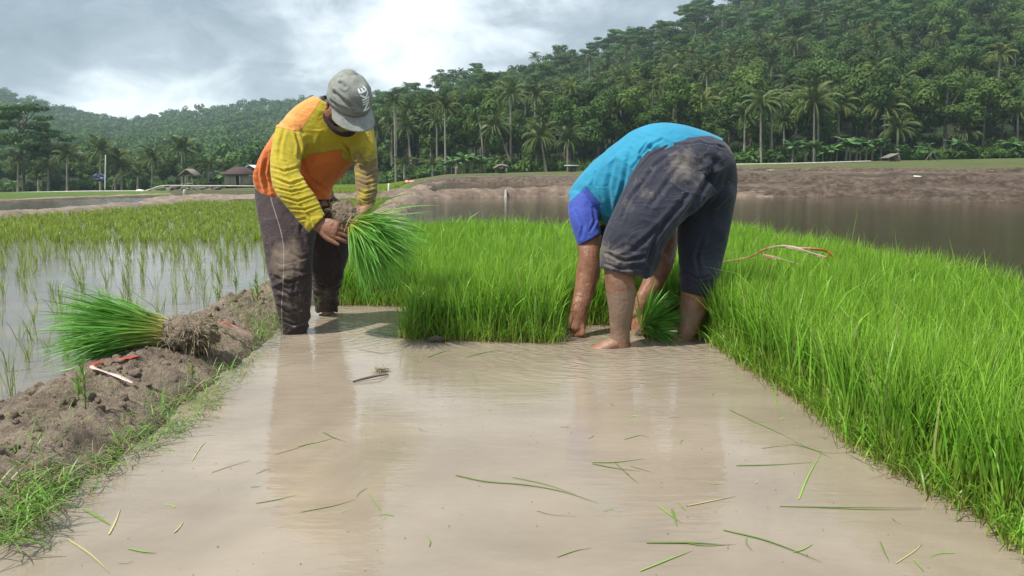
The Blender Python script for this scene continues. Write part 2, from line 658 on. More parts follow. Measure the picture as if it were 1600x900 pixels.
def leaf_mat(name, c1, c2, trans=0.25, hue=0.5, rough=0.5):
    m, n = new_mat(name)
    oi = n.n('ShaderNodeObjectInfo', out=None)
    rnd = oi.outputs['Random']
    r = n.attr('r')
    c = n.mix(r, c1, c2)
    warm = n.mix(n.math('MULTIPLY', rnd, hue), c, n.vmath('MULTIPLY', c, (1.75, 1.28, 0.75)))
    v = n.mapr(n.math('FRACT', n.math('MULTIPLY', rnd, 13.7)), 0, 1, 0.62, 1.25)
    c = n.vmath('MULTIPLY', warm, n.n('ShaderNodeCombineXYZ', X=v, Y=v, Z=v))
    a = pbsdf(n, c, rough, None, 0.10)
    finish(n, n.n('ShaderNodeMixShader', _0=trans, _1=a, _2=n.n('ShaderNodeBsdfTranslucent', Color=c)))
    return m


M['leaf'] = leaf_mat('broadleaf_foliage', (0.026, 0.062, 0.015), (0.080, 0.150, 0.035))
M['albizia'] = leaf_mat('albizia_foliage', (0.034, 0.085, 0.021), (0.086, 0.165, 0.042), hue=0.3)
M['yellow'] = leaf_mat('yellowing_foliage', (0.13, 0.12, 0.03), (0.22, 0.18, 0.05), hue=0.2)
M['frond'] = leaf_mat('palm_frond', (0.050, 0.088, 0.026), (0.125, 0.175, 0.058), hue=0.4, trans=0.2, rough=0.42)
M['banana'] = leaf_mat('banana_leaf', (0.07, 0.16, 0.05), (0.12, 0.24, 0.09), hue=0.2, rough=0.4)
M['farleaf'] = leaf_mat('far_forest_foliage', (0.032, 0.076, 0.020), (0.086, 0.160, 0.041), hue=0.0)
M['bark'] = simple_mat('pale_bark', (0.16, 0.14, 0.11), (0.34, 0.31, 0.26), 3.0, 0.85)
M['darkbark'] = simple_mat('dark_bark', (0.06, 0.05, 0.035), (0.14, 0.12, 0.09), 3.0, 0.9)
M['white'] = simple_mat('white_paint', (0.62, 0.61, 0.57), (0.78, 0.77, 0.73), 6.0, 0.5)
M['concrete'] = simple_mat('pale_concrete', (0.33, 0.32, 0.29), (0.50, 0.49, 0.45), 2.0, 0.8)
M['stone'] = simple_mat('dark_stone', (0.07, 0.065, 0.055), (0.24, 0.22, 0.18), 1.6, 0.9, 0.05)
M['wood'] = simple_mat('weathered_wood', (0.12, 0.095, 0.07), (0.26, 0.22, 0.17), 8.0, 0.85)
M['thatch'] = simple_mat('grey_thatch', (0.10, 0.085, 0.07), (0.24, 0.21, 0.18), 9.0, 0.95)
M['tile'] = simple_mat('old_red_tile', (0.035, 0.02, 0.018), (0.075, 0.042, 0.036), 4.0, 0.9)
M['metalroof'] = simple_mat('pale_metal_sheet', (0.45, 0.47, 0.48), (0.66, 0.68, 0.68), 3.0, 0.45)
M['plaster'] = simple_mat('stained_plaster', (0.22, 0.20, 0.16), (0.40, 0.37, 0.31), 2.0, 0.9)
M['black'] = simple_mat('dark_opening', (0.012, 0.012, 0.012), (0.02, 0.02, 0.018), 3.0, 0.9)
M['blue'] = simple_mat('blue_tarpaulin', (0.012, 0.02, 0.06), (0.02, 0.035, 0.10), 3.0, 0.5)
M['pink'] = simple_mat('pink_sack', (0.55, 0.12, 0.12), (0.65, 0.30, 0.28), 5.0, 0.6)

# ------------------------------------------------------------------ terrain
def ztgt(u, v, Y):
    return P(u, v, Y)[2]


TU = np.array([-500, 0, 285, 400, 600, 700, 900, 1150, 1600, 2100], float)
T_YE = np.array([21.5, 22.6, 29, 21.5, 25, 31, 31, 30, 22.5, 18], float)      # end of the flat, flooded part
T_YM = np.array([36, 36, 40, 40, 44, 66, 72, 60, 45, 38], float)              # end of the bare mud
T_VM = np.array([301, 301, 299, 298, 296, 274.5, 272, 262, 263, 262], float)
T_YT = np.array([112, 112, 110, 110, 110, 106, 100, 95, 90, 86], float)       # foot of the woods
T_VT = np.array([300, 300, 296, 293, 287, 272, 267, 255, 247, 242], float)
# wooded hills: crest distance and picture height of the bare ground at the crest
H_U = np.array([-500, 0, 60, 150, 200, 250, 330, 400, 470, 560, 640, 2100], float)
H_V = np.array([95, 146, 167, 189, 199, 190, 179, 171, 166, 160, 156, 150], float)
R_U = np.array([-500, 330, 450, 540, 600, 640, 700, 780, 900, 1000, 1100, 1150, 1300, 1600, 2100], float)
R_V = np.array([320, 300, 262, 225, 196, 172, 158, 138, 110, 76, 36, 16, -50, -130, -210], float)
Y_FAR, Y_R = 640.0, 290.0


def ground_z(x, y):
    """height of the land (bare ground) at x,y; flooded fields are at -0.2"""
    x, y = np.asarray(x, float), np.asarray(y, float)
    u = 800 + 1200 * x / np.maximum(y * CT, 0.5)
    f = lambda tab: np.interp(u, TU, tab)
    ye, ym, yt = f(T_YE), f(T_YM), f(T_YT)
    tz = lambda v, Y: CH + ((450 - v) / 1200 * CT - ST) / (CT + (450 - v) / 1200 * ST) * Y
    zm, zt = tz(f(T_VM), ym), tz(f(T_VT), yt)
    s = np.clip((y - ye) / (ym - ye), 0, 1)
    right = np.clip((u - 640) / 80, 0, 1)
    stp = s * 4
    stair = (np.floor(stp) + np.clip((stp - np.floor(stp)) * 4.5 - 0.2, 0, 1)) / 4
    ss = s * (1 - 0.85 * right) + stair * 0.85 * right
    z = 0.06 * np.clip((y - ye) / 0.6, 0, 1) + ss * (zm - 0.06)
    s2 = np.clip((y - ym) / (yt - ym), 0, 1)
    z = np.where(y > ym, zm + (zt - zm) * s2, z)
    low = np.clip((u - 668) / 15, 0, 1) * np.clip((1010 - u) / 60, 0, 1)
    k3 = np.clip((y - 49) / (ym - 49), 0, 1)
    zl = 0.08 + 0.1 * np.clip((y - 49) / 1.5, 0, 1) + (zm - 0.18) * (k3 * .4 + .6 * (np.floor(k3 * 2.5) + np.clip((k3 * 2.5 - np.floor(k3 * 2.5)) * 4, 0, 1)) / 2.5)
    z = np.where(y < ym, z * (1 - low) + np.minimum(zl, zm) * low, z)
    under = np.clip((ye + 0.1 - y) / 0.5, 0, 1)
    z = z * (1 - under) - 0.22 * under
    # right hill
    zr = tz(np.interp(u, R_U, R_V), Y_R)
    k = np.clip((y - yt - 4) / (Y_R - yt), 0, 1)
    hr = zt + np.maximum(zr - zt, 0) * (0.35 * k + 0.65 * k ** 1.35)
    back = np.clip((y - Y_R) / 260, 0, 1)
    hr = hr - np.maximum(zr - zt, 0) * 0.75 * back * back * (3 - 2 * back)
    zf = tz(np.interp(u, H_U, H_V), Y_FAR)
    k2 = np.clip((y - 170) / (Y_FAR - 170), 0, 1)
    hf = zt + (zf - zt) * (0.3 * k2 + 0.7 * k2 ** 1.5)
    back = np.clip((y - Y_FAR) / 300, 0, 1)
    hf = hf - (zf - zt) * 0.8 * back
    return np.where(y > yt, np.maximum(hr, hf), z)


uu = np.concatenate([np.arange(-620, 0, 20), np.arange(0, 1600, 7), np.arange(1600, 2300, 20)])
yy = np.concatenate([np.geomspace(0.35, 20, 40, endpoint=False), np.arange(20, 80, 0.35), np.geomspace(80, 300, 60, endpoint=False),
                     np.geomspace(300, 1200, 40)])
U_, Y_ = np.meshgrid(uu, yy, indexing='ij')
X_ = (U_ - 800) / 1200 * Y_ * CT
Z_ = ground_z(X_, Y_)
pp = np.stack([X_.ravel(), Y_.ravel(), np.zeros(X_.size)], 1)
mudn = (fbm(pp * np.array([1.4, 1.1, 1]), 5, 0.62) - 0.5)
land = (Z_.ravel() > 0.03)
uf, yf = U_.ravel(), Y_.ravel()
ymf = np.interp(uf, TU, T_YM)
ytf = np.interp(uf, TU, T_YT)
yef = np.interp(uf, TU, T_YE)
grass = ((yf > ymf) | (uf < 655)).astype(float)
grass[(uf < 655) & (yf < yef + 0.8)] = 0.3
grass[(uf < 400) & (uf > 265) & (yf < 44)] = 0.5
strip = (uf > 655) & (uf < 1020) & (yf < 50)
grass = np.where((uf > 690) & (yf < ymf) & ((yf - yef) / (ymf - yef) > 0.80), 0.45, grass)
ztot = Z_.ravel() + np.where(land & (yf < ymf + 2) & (uf > 655), mudn * np.where(strip, 0.04, 0.26), np.where(land & (yf < ytf), mudn * 0.05, 0)) * np.clip((yf - yef) / 1.5, 0, 1)
ztot += np.where(yf > ytf, (fbm(pp * 0.03, 3) - 0.5) * np.clip((yf - ytf) * 0.12, 0, 6), 0)
_s = np.clip((yf - yef) / (ymf - yef), 0, 1) + (fbm(pp * np.array([.35, .1, 1]), 2) - .5) * 0.10
_fr = (_s * 4) % 1.0
onr = (uf > 640) & (yf > yef) & (yf < ymf)
riser = onr * np.clip(1 - np.abs(_fr - 0.12) / 0.13, 0, 1) * 0.8  # step faces darkened: damp earth plus their shade, put into the colour
dry = onr * np.clip(1 - np.abs(_fr - 0.42) / 0.22, 0, 1) * 0.8
grass = np.where(onr & (_s > 0.4) & (np.abs(_fr - .27) < .06), 0.50, grass)
fresh = ((uf > 480) & (yf > 24) & (yf < 62)) * np.clip((645 - uf) / 25, 0, 1) + ((uf < 262) & (yf > 23.5) & (yf < 60)) * 0.55
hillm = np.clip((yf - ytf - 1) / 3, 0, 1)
nu, ny = len(uu), len(yy)
ii = (np.arange(nu - 1)[:, None] * ny + np.arange(ny - 1)[None, :]).ravel()
q = np.stack([ii, ii + ny, ii + ny + 1, ii + 1], 1)
tag(link('ground', quads('ground', np.stack([X_.ravel(), Y_.ravel(), ztot], 1), q, smooth=True,
                         attrs={'grass': grass, 'dry': dry, 'riser': riser, 'fresh': np.clip(fresh, 0, 1), 'hill': hillm}), M['ground']), kind='structure')


def sheet(name, poly, z, mat, label=None):
    v = [(x, y, z) for x, y in poly]
    me = mesh_pl(name, np.array(v, float), [tuple(range(len(v)))])
    o = link(name, me, mat)
    if me.polygons[0].normal.z < 0:
        me.flip_normals()
    tag(o, kind='structure')
    return o


# the three sheets of water meet under the mud bunds and under the seedling bed
BUND = [(-1.50, 0.2), (-1.58, 1.6), (-1.60, 3.0), (-1.66, 4.5), (-1.66, 6.0), (-1.62, 8.5), (-1.95, 12.0), (-2.55, 16), (-3.3, 24), (-4.6, 40)]
sheet('channel_water', [(-1.52, 0.2), (-1.6, 3.0), (-1.66, 6.0), (-1.62, 8.0), (3.4, 8.0), (3.6, 0.2)], 0.0, M['channel'])
pe = [((u - 800) / 1200 * Y * CT, Y) for u, Y in ((690, 33), (900, 33), (1150, 32), (1400, 28), (1600, 24.5), (2100, 20))]
sheet('pond_water', [(-1.62, 8.0), (-1.95, 12.0), (-2.55, 16), (-3.3, 24)] + pe + [(14, 6), (3.6, 0.2), (3.4, 8.0)], 0.0, M['pond'])
b2 = [tuple(G(u, v)[:2]) for u, v in ((-300, 362), (0, 340), (120, 331), (240, 321), (290, 315))]
sheet('paddy_water', [(-1.52, 0.2), (-1.6, 3.0), (-1.66, 6.0), (-1.62, 8.5), (-1.95, 12.0), (-2.55, 16), (-3.3, 24), (-3.6, 27)]
      + [((400 - 800) / 1200 * 23, 23)] + b2[::-1] + [(-20, 6), (-16, 0.2)], 0.0, M['paddy_water'])
b3 = [tuple(G(u, v)[:2]) for u, v in ((-300, 324), (0, 316), (150, 309), (285, 304))]
sheet('pond_water', b2[:-1] + [(b2[-1][0], b2[-1][1])] + b3[::-1], 0.0, M['pond'])


def ridge(name, pts, width, height, res, amp, fr=3.0, z0=-0.06, mat=None, kind='structure', widths=None, heights=None, taper=True):
    """an earthen bank along a polyline, top rounded, surface broken into clods"""
    pts = np.array([(p[0], p[1]) for p in pts], float)
    W = np.array(widths if widths is not None else [width] * len(pts), float)
    Hh = np.array(heights if heights is not None else [height] * len(pts), float)
    d = np.concatenate([[0], np.cumsum(np.linalg.norm(np.diff(pts, axis=0), axis=1))])
    n = max(4, int(d[-1] / res))
    sK = np.linspace(0, d[-1], n)
    c = np.stack([np.interp(sK, d, pts[:, 0]), np.interp(sK, d, pts[:, 1])], 1)
    k = max(1, int(0.5 / res)); ker = np.ones(2 * k + 1) / (2 * k + 1)
    c = np.stack([np.convolve(np.pad(c[:, i], k, mode='reflect', reflect_type='odd'), ker, 'valid') for i in (0, 1)], 1)
    wv, hv = np.interp(sK, d, W), np.interp(sK, d, Hh)
    if taper:
        tp = np.clip(np.minimum(sK, d[-1] - sK) / 0.9, 0, 1)
        hv = z0 - 0.05 + (hv - z0 + 0.05) * tp ** 0.6
    t = np.gradient(c, axis=0); t /= np.linalg.norm(t, axis=1)[:, None]
    nrm = np.stack([-t[:, 1], t[:, 0]], 1)
    m = max(8, int(W.max() * 1.5 / res))
    s = np.linspace(-1, 1, m)
    X = c[:, None, 0] + nrm[:, None, 0] * s[None] * wv[:, None] * 0.75
    Y = c[:, None, 1] + nrm[:, None, 1] * s[None] * wv[:, None] * 0.75
    p = np.stack([X.ravel(), Y.ravel(), np.zeros(X.size)], 1)
    wob = (fbm(p * fr * 0.5, 3) - 0.5).reshape(X.shape) * 0.6
    S = np.abs(s[None] + wob * 0.5)
    prof = 1 - np.clip((S - 0.30) / 0.62, 0, 1) ** 1.5
    n1 = (fbm(p * fr, 5, 0.6) - 0.45).reshape(X.shape)
    n2 = np.abs(fbm(p * fr * 4.1 + 5, 4, 0.6) - 0.5).reshape(X.shape)
    edge = np.clip((1 - np.abs(s[None])) * 4, 0, 1)
    Z = z0 + (hv[:, None] - z0) * prof + (n1 * amp * 2.2 - n2 * amp * 1.6 + amp * 0.25 + (np.abs(fbm(p * fr * 7 + 3, 3, 0.6).reshape(X.shape) - 0.5) * -0.5 + 0.05 + (fbm(p * fr * 2.2 + 8, 2).reshape(X.shape) > 0.56) * 0.12) * amp * 1.1) * edge * (0.35 + 0.65 * prof)
    V = np.stack([X.ravel(), Y.ravel(), Z.ravel()], 1)
    ii = (np.arange(n - 1)[:, None] * m + np.arange(m - 1)[None, :]).ravel()
    q = np.stack([ii, ii + 1, ii + m + 1, ii + m], 1)
    me = quads(name, V, q, smooth=True)
    if np.mean([pl.normal.z for pl in me.polygons]) < 0:
        me.flip_normals()
    o = tag(link(name, me, mat or M['mud']), kind=kind)
    return o, (lambda x, y: None)


near_w = [0.62, 0.64, 0.62, 0.58, 0.50, 0.45, 0.5, 0.6, 0.8, 1.0]
near_h = [0.055, 0.058, 0.062, 0.065, 0.070, 0.12, 0.16, 0.16, 0.15, 0.2]
bank_near, _ = ridge('mud_bank', BUND[:5], .6, .1, 0.010, 0.060, 5.0, widths=near_w[:5], heights=near_h[:5], taper=False)
ridge('mud_bank', BUND[4:], .6, .1, 0.035, 0.10, 3.2, widths=near_w[4:], heights=near_h[4:], taper=False)
ridge('mud_bank', b2, 0.8, 0.10, 0.08, 0.06, 1.5)
ridge('mud_bank', b3, 0.7, 0.05, 0.09, 0.05, 1.5)
ridge('mud_bank', [(-11.6, 24.2), (-10.4, 25.2), (-9.0, 25.6), (-7.0, 25.8), (-5.0, 26.4)], 1.7, 0.14, 0.09, 0.10, 1.2)
ridge('mud_bank', [(-9, 27.5), (-6.5, 27.6), (-3.6, 27.5), (-1.5, 28.5), (1.0, 29.2), (4.2, 29.6), (7.5, 30.4), (10.5, 29)], 1.5, 0.30, 0.10, 0.16, 1.1,
      heights=[.12, .15, .22, .26, .26, .26, .2, .1], mat=M['farmud'])
sheet('pond_water', [((u - 800) / 1200 * Y * CT, Y) for u, Y in ((668, 32), (1000, 32), (1010, 50), (668, 50))], 0.15, M['pond'])
# ploughed ridges on the terraces to the right
for fr_s, am in ((0.0, .20), (0.27, .16), (0.74, .12)):
    pl, hh = [], []
    for u in range(1085, 1720, 40):
        ye, ym = np.interp(u, TU, T_YE), np.interp(u, TU, T_YM)
        Y = ye + 0.8 + (ym - ye) * (fr_s + 0.02 * math.sin(u * 0.02 + fr_s * 9))
        x = (u - 800) / 1200 * Y * CT
        pl.append((x, Y)); hh.append(float(ground_z(x, Y)) + 0.12 + 0.05 * math.sin(u * .05))
    ridge('mud_bank', pl, 1.5, .2, 0.10, am, 1.5, heights=hh, mat=M['ground'])
for Yr, hz_ in ((51, .26),):
    pl = [((u - 800) / 1200 * Yr * CT, Yr + .6 * math.sin(u * .03)) for u in range(690, 1060, 30)]
    ridge('mud_bank', pl, 1.8, .3, 0.14, 0.16, 1.1, heights=[float(ground_z(a, b)) + .16 for a, b in pl], mat=M['ground'])
# bed of mud under the seedlings
BED = [(-1.20, 5.10), (-0.56, 5.04), (-0.555, 4.03), (0.22, 3.93), (0.27, 4.42), (1.04, 4.42), (1.06, 3.86), (1.10, 3.3), (1.14, 2.8), (1.13, 2.3),
       (1.20, 1.9), (1.24, 1.3), (1.9, 0.9), (3.1, 1.2), (3.0, 4.6), (2.85, 6.6), (2.55, 8.6), (1.0, 9.1), (-1.22, 9.3)]
v = np.array([(x, y, 0.012) for x, y in BED] + [(x, y, -0.1) for x, y in BED], float)
cen = v[:len(BED)].mean(0)
nb_ = len(BED)
f = [tuple(range(nb_))] + [(i, i + nb_, (i + 1) % nb_ + nb_, (i + 1) % nb_) for i in range(nb_)]
# shrink a little so that the blades overhang the edge
bedp = np.array(BED)


def in_poly(x, y, poly):
    ins = np.zeros(len(x), bool)
    j = len(poly) - 1
    for i in range(len(poly)):
        xi, yi = poly[i]; xj, yj = poly[j]
        c = ((yi > y) != (yj > y)) & (x < (xj - xi) * (y - yi) / (yj - yi + 1e-12) + xi)
        ins ^= c
        j = i
    return ins


def poly_dist(x, y, poly):
    p = np.stack([x, y], 1)
    best = np.full(len(x), 1e9)
    j = len(poly) - 1
    for i in range(len(poly)):
        d, _t = seg_dist(p, poly[j], poly[i])
        best = np.minimum(best, d); j = i
    return best


gx, gy = np.meshgrid(np.arange(-1.4, 3.3, 0.03), np.arange(0.8, 9.5, 0.03), indexing='ij')
ins = in_poly(gx.ravel(), gy.ravel(), BED)
dd = poly_dist(gx.ravel(), gy.ravel(), BED) * np.where(ins, 1, -1)
pn = np.stack([gx.ravel(), gy.ravel(), np.zeros(gx.size)], 1)
zb = -0.05 + 0.065 * np.clip((dd - 0.02) / 0.06, 0, 1) + (fbm(pn * 9, 4) - 0.5) * 0.05 * np.clip(dd / 0.04 + 1, 0, 1)
ii = (np.arange(gx.shape[0] - 1)[:, None] * gx.shape[1] + np.arange(gx.shape[1] - 1)[None, :]).ravel()
m_ = gx.shape[1]
keep = dd[ii] > -0.12
ii = ii[keep]
bo = link('bed_soil', quads('bed_soil', np.stack([gx.ravel(), gy.ravel(), zb], 1), np.stack([ii, ii + m_, ii + m_ + 1, ii + 1], 1), smooth=True), M['mud'])
tag(bo, kind='structure')

# ------------------------------------------------------------------ seedlings
def scatter_bed(x0, x1, y0, y1, dens, per, hmul=1.0, wid=0.0050, seg=4):
    n = int((x1 - x0) * (y1 - y0) * dens)
    x, y = rng.uniform(x0, x1, n), rng.uniform(y0, y1, n)
    # clumps
    x += rng.normal(0, 0.012, n); y += rng.normal(0, 0.012, n)
    k = in_poly(x, y, BED)
    d = poly_dist(x, y, BED)
    jag = (fbm(np.stack([x, y, 0 * x], 1) * 7, 3) - 0.5) * 0.30
    k &= (d > jag * 0.5) | (k & (d > 0.05))
    k |= (~k) & (d < 0.045) & (rng.random(n) < 0.8 * np.exp(-d / 0.02)) & (jag > 0)
    x, y, d = x[k], y[k], d[k]
    x = np.repeat(x, per); y = np.repeat(y, per); d = np.repeat(d, per)
    n = len(x)
    pn = np.stack([x, y, 0 * x], 1)
    hn = fbm(pn * 1.7, 3)
    h = (0.24 + 0.15 * hn + rng.normal(0, 0.036, n)) * hmul
    h = np.where(rng.random(n) < 0.02, h * 1.25, h)
    edge = np.exp(-d / 0.10)
    wind = 2.2 + 3.0 * (fbm(pn * 1.1 + 9, 2) - 0.5) + rng.normal(0, 1.5, n)
    az = np.where(rng.random(n) < 0.45, wind * 0 + rng.uniform(0, 2 * np.pi, n), wind - 2.0)
    lean = np.abs(rng.normal(0.0, 0.09, n)) + 0.06 * edge * rng.random(n)
    curve = np.abs(rng.normal(0.22, 0.22, n)) + 0.40 * edge * rng.random(n)
    lo = rng.random(n) < 0.09
    h = np.where(lo, h * 0.8, h); curve = np.where(lo, curve + 0.9, curve)
    hi = rng.random(n) < 0.05
    h = np.where(hi, h * 1.22, h); curve = np.where(hi, curve + rng.uniform(0.3, 1.5, n), curve)
    b = np.stack([x + rng.normal(0, 0.006, n), y + rng.normal(0, 0.006, n), np.full(n, -0.005)], 1)
    roll = rng.normal(0, 1.0, n)
    return blades(b, h, az, lean, curve, wid * np.where(hi, 1.5, 1) * rng.uniform(0.6, 1.35, n), seg, roll=roll)


if True:
    lst = [scatter_bed(-0.65, 1.1, 3.8, 5.0, 2900, 3, wid=0.0056), scatter_bed(-1.35, 1.1, 5.0, 7.0, 1900, 3, wid=0.006, seg=3), scatter_bed(-1.4, 3.2, 7.0, 9.5, 900, 3, wid=0.009, seg=3),
           scatter_bed(0.9, 3.3, 0.8, 2.6, 2800, 3, wid=0.0048), scatter_bed(0.9, 3.3, 2.6, 4.2, 2800, 3, wid=0.0052), scatter_bed(1.1, 3.2, 4.2, 7.0, 1700, 3, wid=0.006, seg=3)]
    # short young leaves along the cut edges
    ex, ey = [], []
    for i in range(len(BED)):
        a, b = np.array(BED[i]), np.array(BED[(i + 1) % len(BED)])
        if max(a[1], b[1]) > 5.4 or a[0] > 1.6 and b[0] > 1.6: continue
        m = int(np.linalg.norm(b - a) * 900)
        t = rng.random(m)[:, None]
        p = a + (b - a) * t + rng.normal(0, 0.028, (m, 2))
        ex.append(p[:, 0]); ey.append(p[:, 1])
    ex, ey = np.concatenate(ex), np.concatenate(ey)
    n = len(ex)
    lst.append(blades(np.stack([ex, ey, np.zeros(n)], 1), rng.uniform(0.05, 0.17, n), rng.uniform(0, 6.28, n), np.abs(rng.normal(0.25, 0.2, n)), np.abs(rng.normal(0.9, 0.5, n)), 0.0042 * rng.uniform(.6, 1.3, n), 5))
    tag(link('rice_seedlings', blade_mesh('rice_seedlings', cat_blades(lst)), M['seedling']), kind='stuff',
        label='dense bed of tall bright green rice seedlings round the water channel')

# ------------------------------------------------------------------ transplanted paddy
def clump(nb, h, spread=0.28, seed=0):
    b = np.zeros((nb, 3)); b[:, :2] = rng.normal(0, 0.012, (nb, 2)); b[:, 2] = -0.01
    return blades(b, h * rng.uniform(0.6, 1.1, nb), rng.uniform(0, 6.28, nb), np.abs(rng.normal(0.10, spread * 0.5, nb)),
                  np.abs(rng.normal(0.45, 0.4, nb)), 0.0045 * rng.uniform(0.6, 1.2, nb), 4)


PADDY = [(-1.95, 1.5), (-2.0, 4.5), (-1.95, 8.5), (-2.4, 12.0), (-3.0, 16), (-3.8, 24), (-4.0, 26.5), (-7.5, 23)] + [(x + 0.2, y - 0.4) for x, y in b2[::-1]] + [(-22, 6), (-5, 1.0)]
if True:
    protos = [blade_mesh('rice_clump', clump(int(rng.integers(7, 13)), rng.uniform(0.17, 0.24))) for _ in range(8)]
    for p_ in protos: p_.materials.append(M['paddy'])
    spots = []
    yv = 1.6
    while yv < 27:
        step = 0.19 + 0.002 * yv
        xs = np.arange(-22, -1.9, step)
        ys = yv + rng.normal(0, 0.03, len(xs)) + 0.08 * np.sin(xs * 1.3)
        xs = xs + rng.normal(0, 0.035, len(xs)) + 0.1 * np.sin(yv * 0.9)
        k = in_poly(xs, ys, PADDY)
        u, v_ = PX(xs, ys, 0.1)
        k &= (u > -330) & (u < 700)
        thin = fbm(np.stack([xs * 0.6, ys * 0.6, 0 * xs], 1), 2)
        near = ys < 7.5
        k &= ~(near & (rng.random(len(xs)) < np.where(thin < 0.5, 0.62, 0.45)))
        k &= ~((rng.random(len(xs)) < 0.08))
        spots += [(a, b) for a, b in zip(xs[k], ys[k])]
        yv += step
    spots.sort(key=lambda s: s[1] + (100 if PX(s[0], s[1], 0.1)[0] < -30 else 0))
    spots = np.array(spots)
    root0 = None
    NI = 260
    for i, (x, y) in enumerate(spots[:NI]):
        o = link('rice_clump', protos[i % 8], None, None, (x, y, 0))
        o.rotation_euler = (rng.normal(0, 0.05), rng.normal(0, 0.05), rng.uniform(0, 6.28))
        s = rng.uniform(0.75, 1.15)
        o.scale = (s, s, s)
        tag(o, 'young rice clump standing in the shallow water of the flooded paddy field', 'rice plant', 'young rice clumps in the flooded paddy')
    rest = spots[NI:]
    nb = 24
    x = np.repeat(rest[:, 0], nb); y = np.repeat(rest[:, 1], nb); n = len(x)
    far = np.clip((y - 5) / 12, 0, 1)
    b = np.stack([x + rng.normal(0, 0.02, n), y + rng.normal(0, 0.02, n), np.full(n, -0.01)], 1)
    bl = blades(b, (0.185 - 0.08 * far) * rng.uniform(0.6, 1.2, n), rng.uniform(0, 6.28, n), np.abs(rng.normal(0.14, 0.22, n)), np.abs(rng.normal(0.6, 0.4, n)),
                (0.0045 + 0.006 * far) * rng.uniform(0.7, 1.2, n), 3)
    tag(link('young_rice', blade_mesh('young_rice', bl), M['paddy']), kind='stuff', label='rows of young rice further out in the flooded paddy')
    # denser, greener field next to the pond and beyond the cross bund
    n = 26000
    u = rng.uniform(500, 700, n); Yb = rng.uniform(27, 60, n)
    x = (u - 800) / 1200 * Yb * CT
    k = (x < -4.6 - (Yb - 27) * 0.11) & ((Yb < 31) | (Yb > 34))
    x, Yb = x[k], Yb[k]
    z = ground_z(x, Yb)
    bl = blades(np.stack([x, Yb, z], 1), 0.26, rng.uniform(0, 6.28, len(x)), np.abs(rng.normal(0.1, 0.1, len(x))), 0.4, 0.03, 3)
    tag(link('young_rice', blade_mesh('young_rice', bl), M['paddy']), kind='stuff', label='bright green rice field beyond the pond bank')

# ------------------------------------------------------------------ woods
def leaf_cloud(centers, rad, count, size, flat=1.0, droop=0.3):
    """small leaf faces spread through lobes; returns verts, quads, per-vertex random"""
    centers = np.asarray(centers, float); rad = np.asarray(rad, float)
    wts = rad ** 2.0; wts /= wts.sum()
    idx = rng.choice(len(centers), count, p=wts)
    d = rng.normal(size=(count, 3)); d /= np.linalg.norm(d, axis=1)[:, None]
    r = rad[idx] * rng.uniform(0.55, 1.08, count) ** 0.6
    p = centers[idx] + d * r[:, None] * np.array([1, 1, flat])
    nrm = d * 1.1 + rng.normal(size=(count, 3)) * 0.33 + np.array([0, 0, 0.35])
    nrm /= np.linalg.norm(nrm, axis=1)[:, None]
    a = np.cross(nrm, rng.normal(size=(count, 3))); a /= np.linalg.norm(a, axis=1)[:, None]
    b = np.cross(nrm, a)
    s = size * rng.uniform(0.5, 1.3, count)[:, None]
    V = np.stack([p - a * s, p - b * s * 0.55, p + a * s, p + b * s * 0.55], 1).reshape(-1, 3)
    q = np.arange(count * 4).reshape(-1, 4)
    lobe_r = rng.random(len(centers))
    rr = np.clip(lobe_r[idx] * 0.6 + rng.random(count) * 0.4, 0, 1)
    return V, q, np.repeat(rr, 4)


def crown_round(count=3600, size=0.21):
    c, r = [], []
    for _ in range(int(rng.integers(9, 14))):
        a = rng.uniform(0, 6.28); k = rng.uniform(0, 1) ** 0.5 * 2.4; h = rng.uniform(-1.8, 2.6)
        k *= math.sqrt(max(0.15, 1 - (h / 3.2) ** 2))
        c.append((k * math.cos(a), k * math.sin(a), h)); r.append(rng.uniform(0.8, 1.6))
    return leaf_cloud(c, r, count, size, 0.8)


def crown_flat(count=3400, size=0.19):
    c, r = [], []
    for _ in range(int(rng.integers(12, 17))):
        a = rng.uniform(0, 6.28); k = rng.uniform(0, 1) ** 0.5 * 4.0
        h = rng.uniform(-1.2, 1.8) - k * 0.14
        c.append((k * math.cos(a), k * math.sin(a), h)); r.append(rng.uniform(0.9, 1.7))
    return leaf_cloud(c, r, count, size, 0.34)


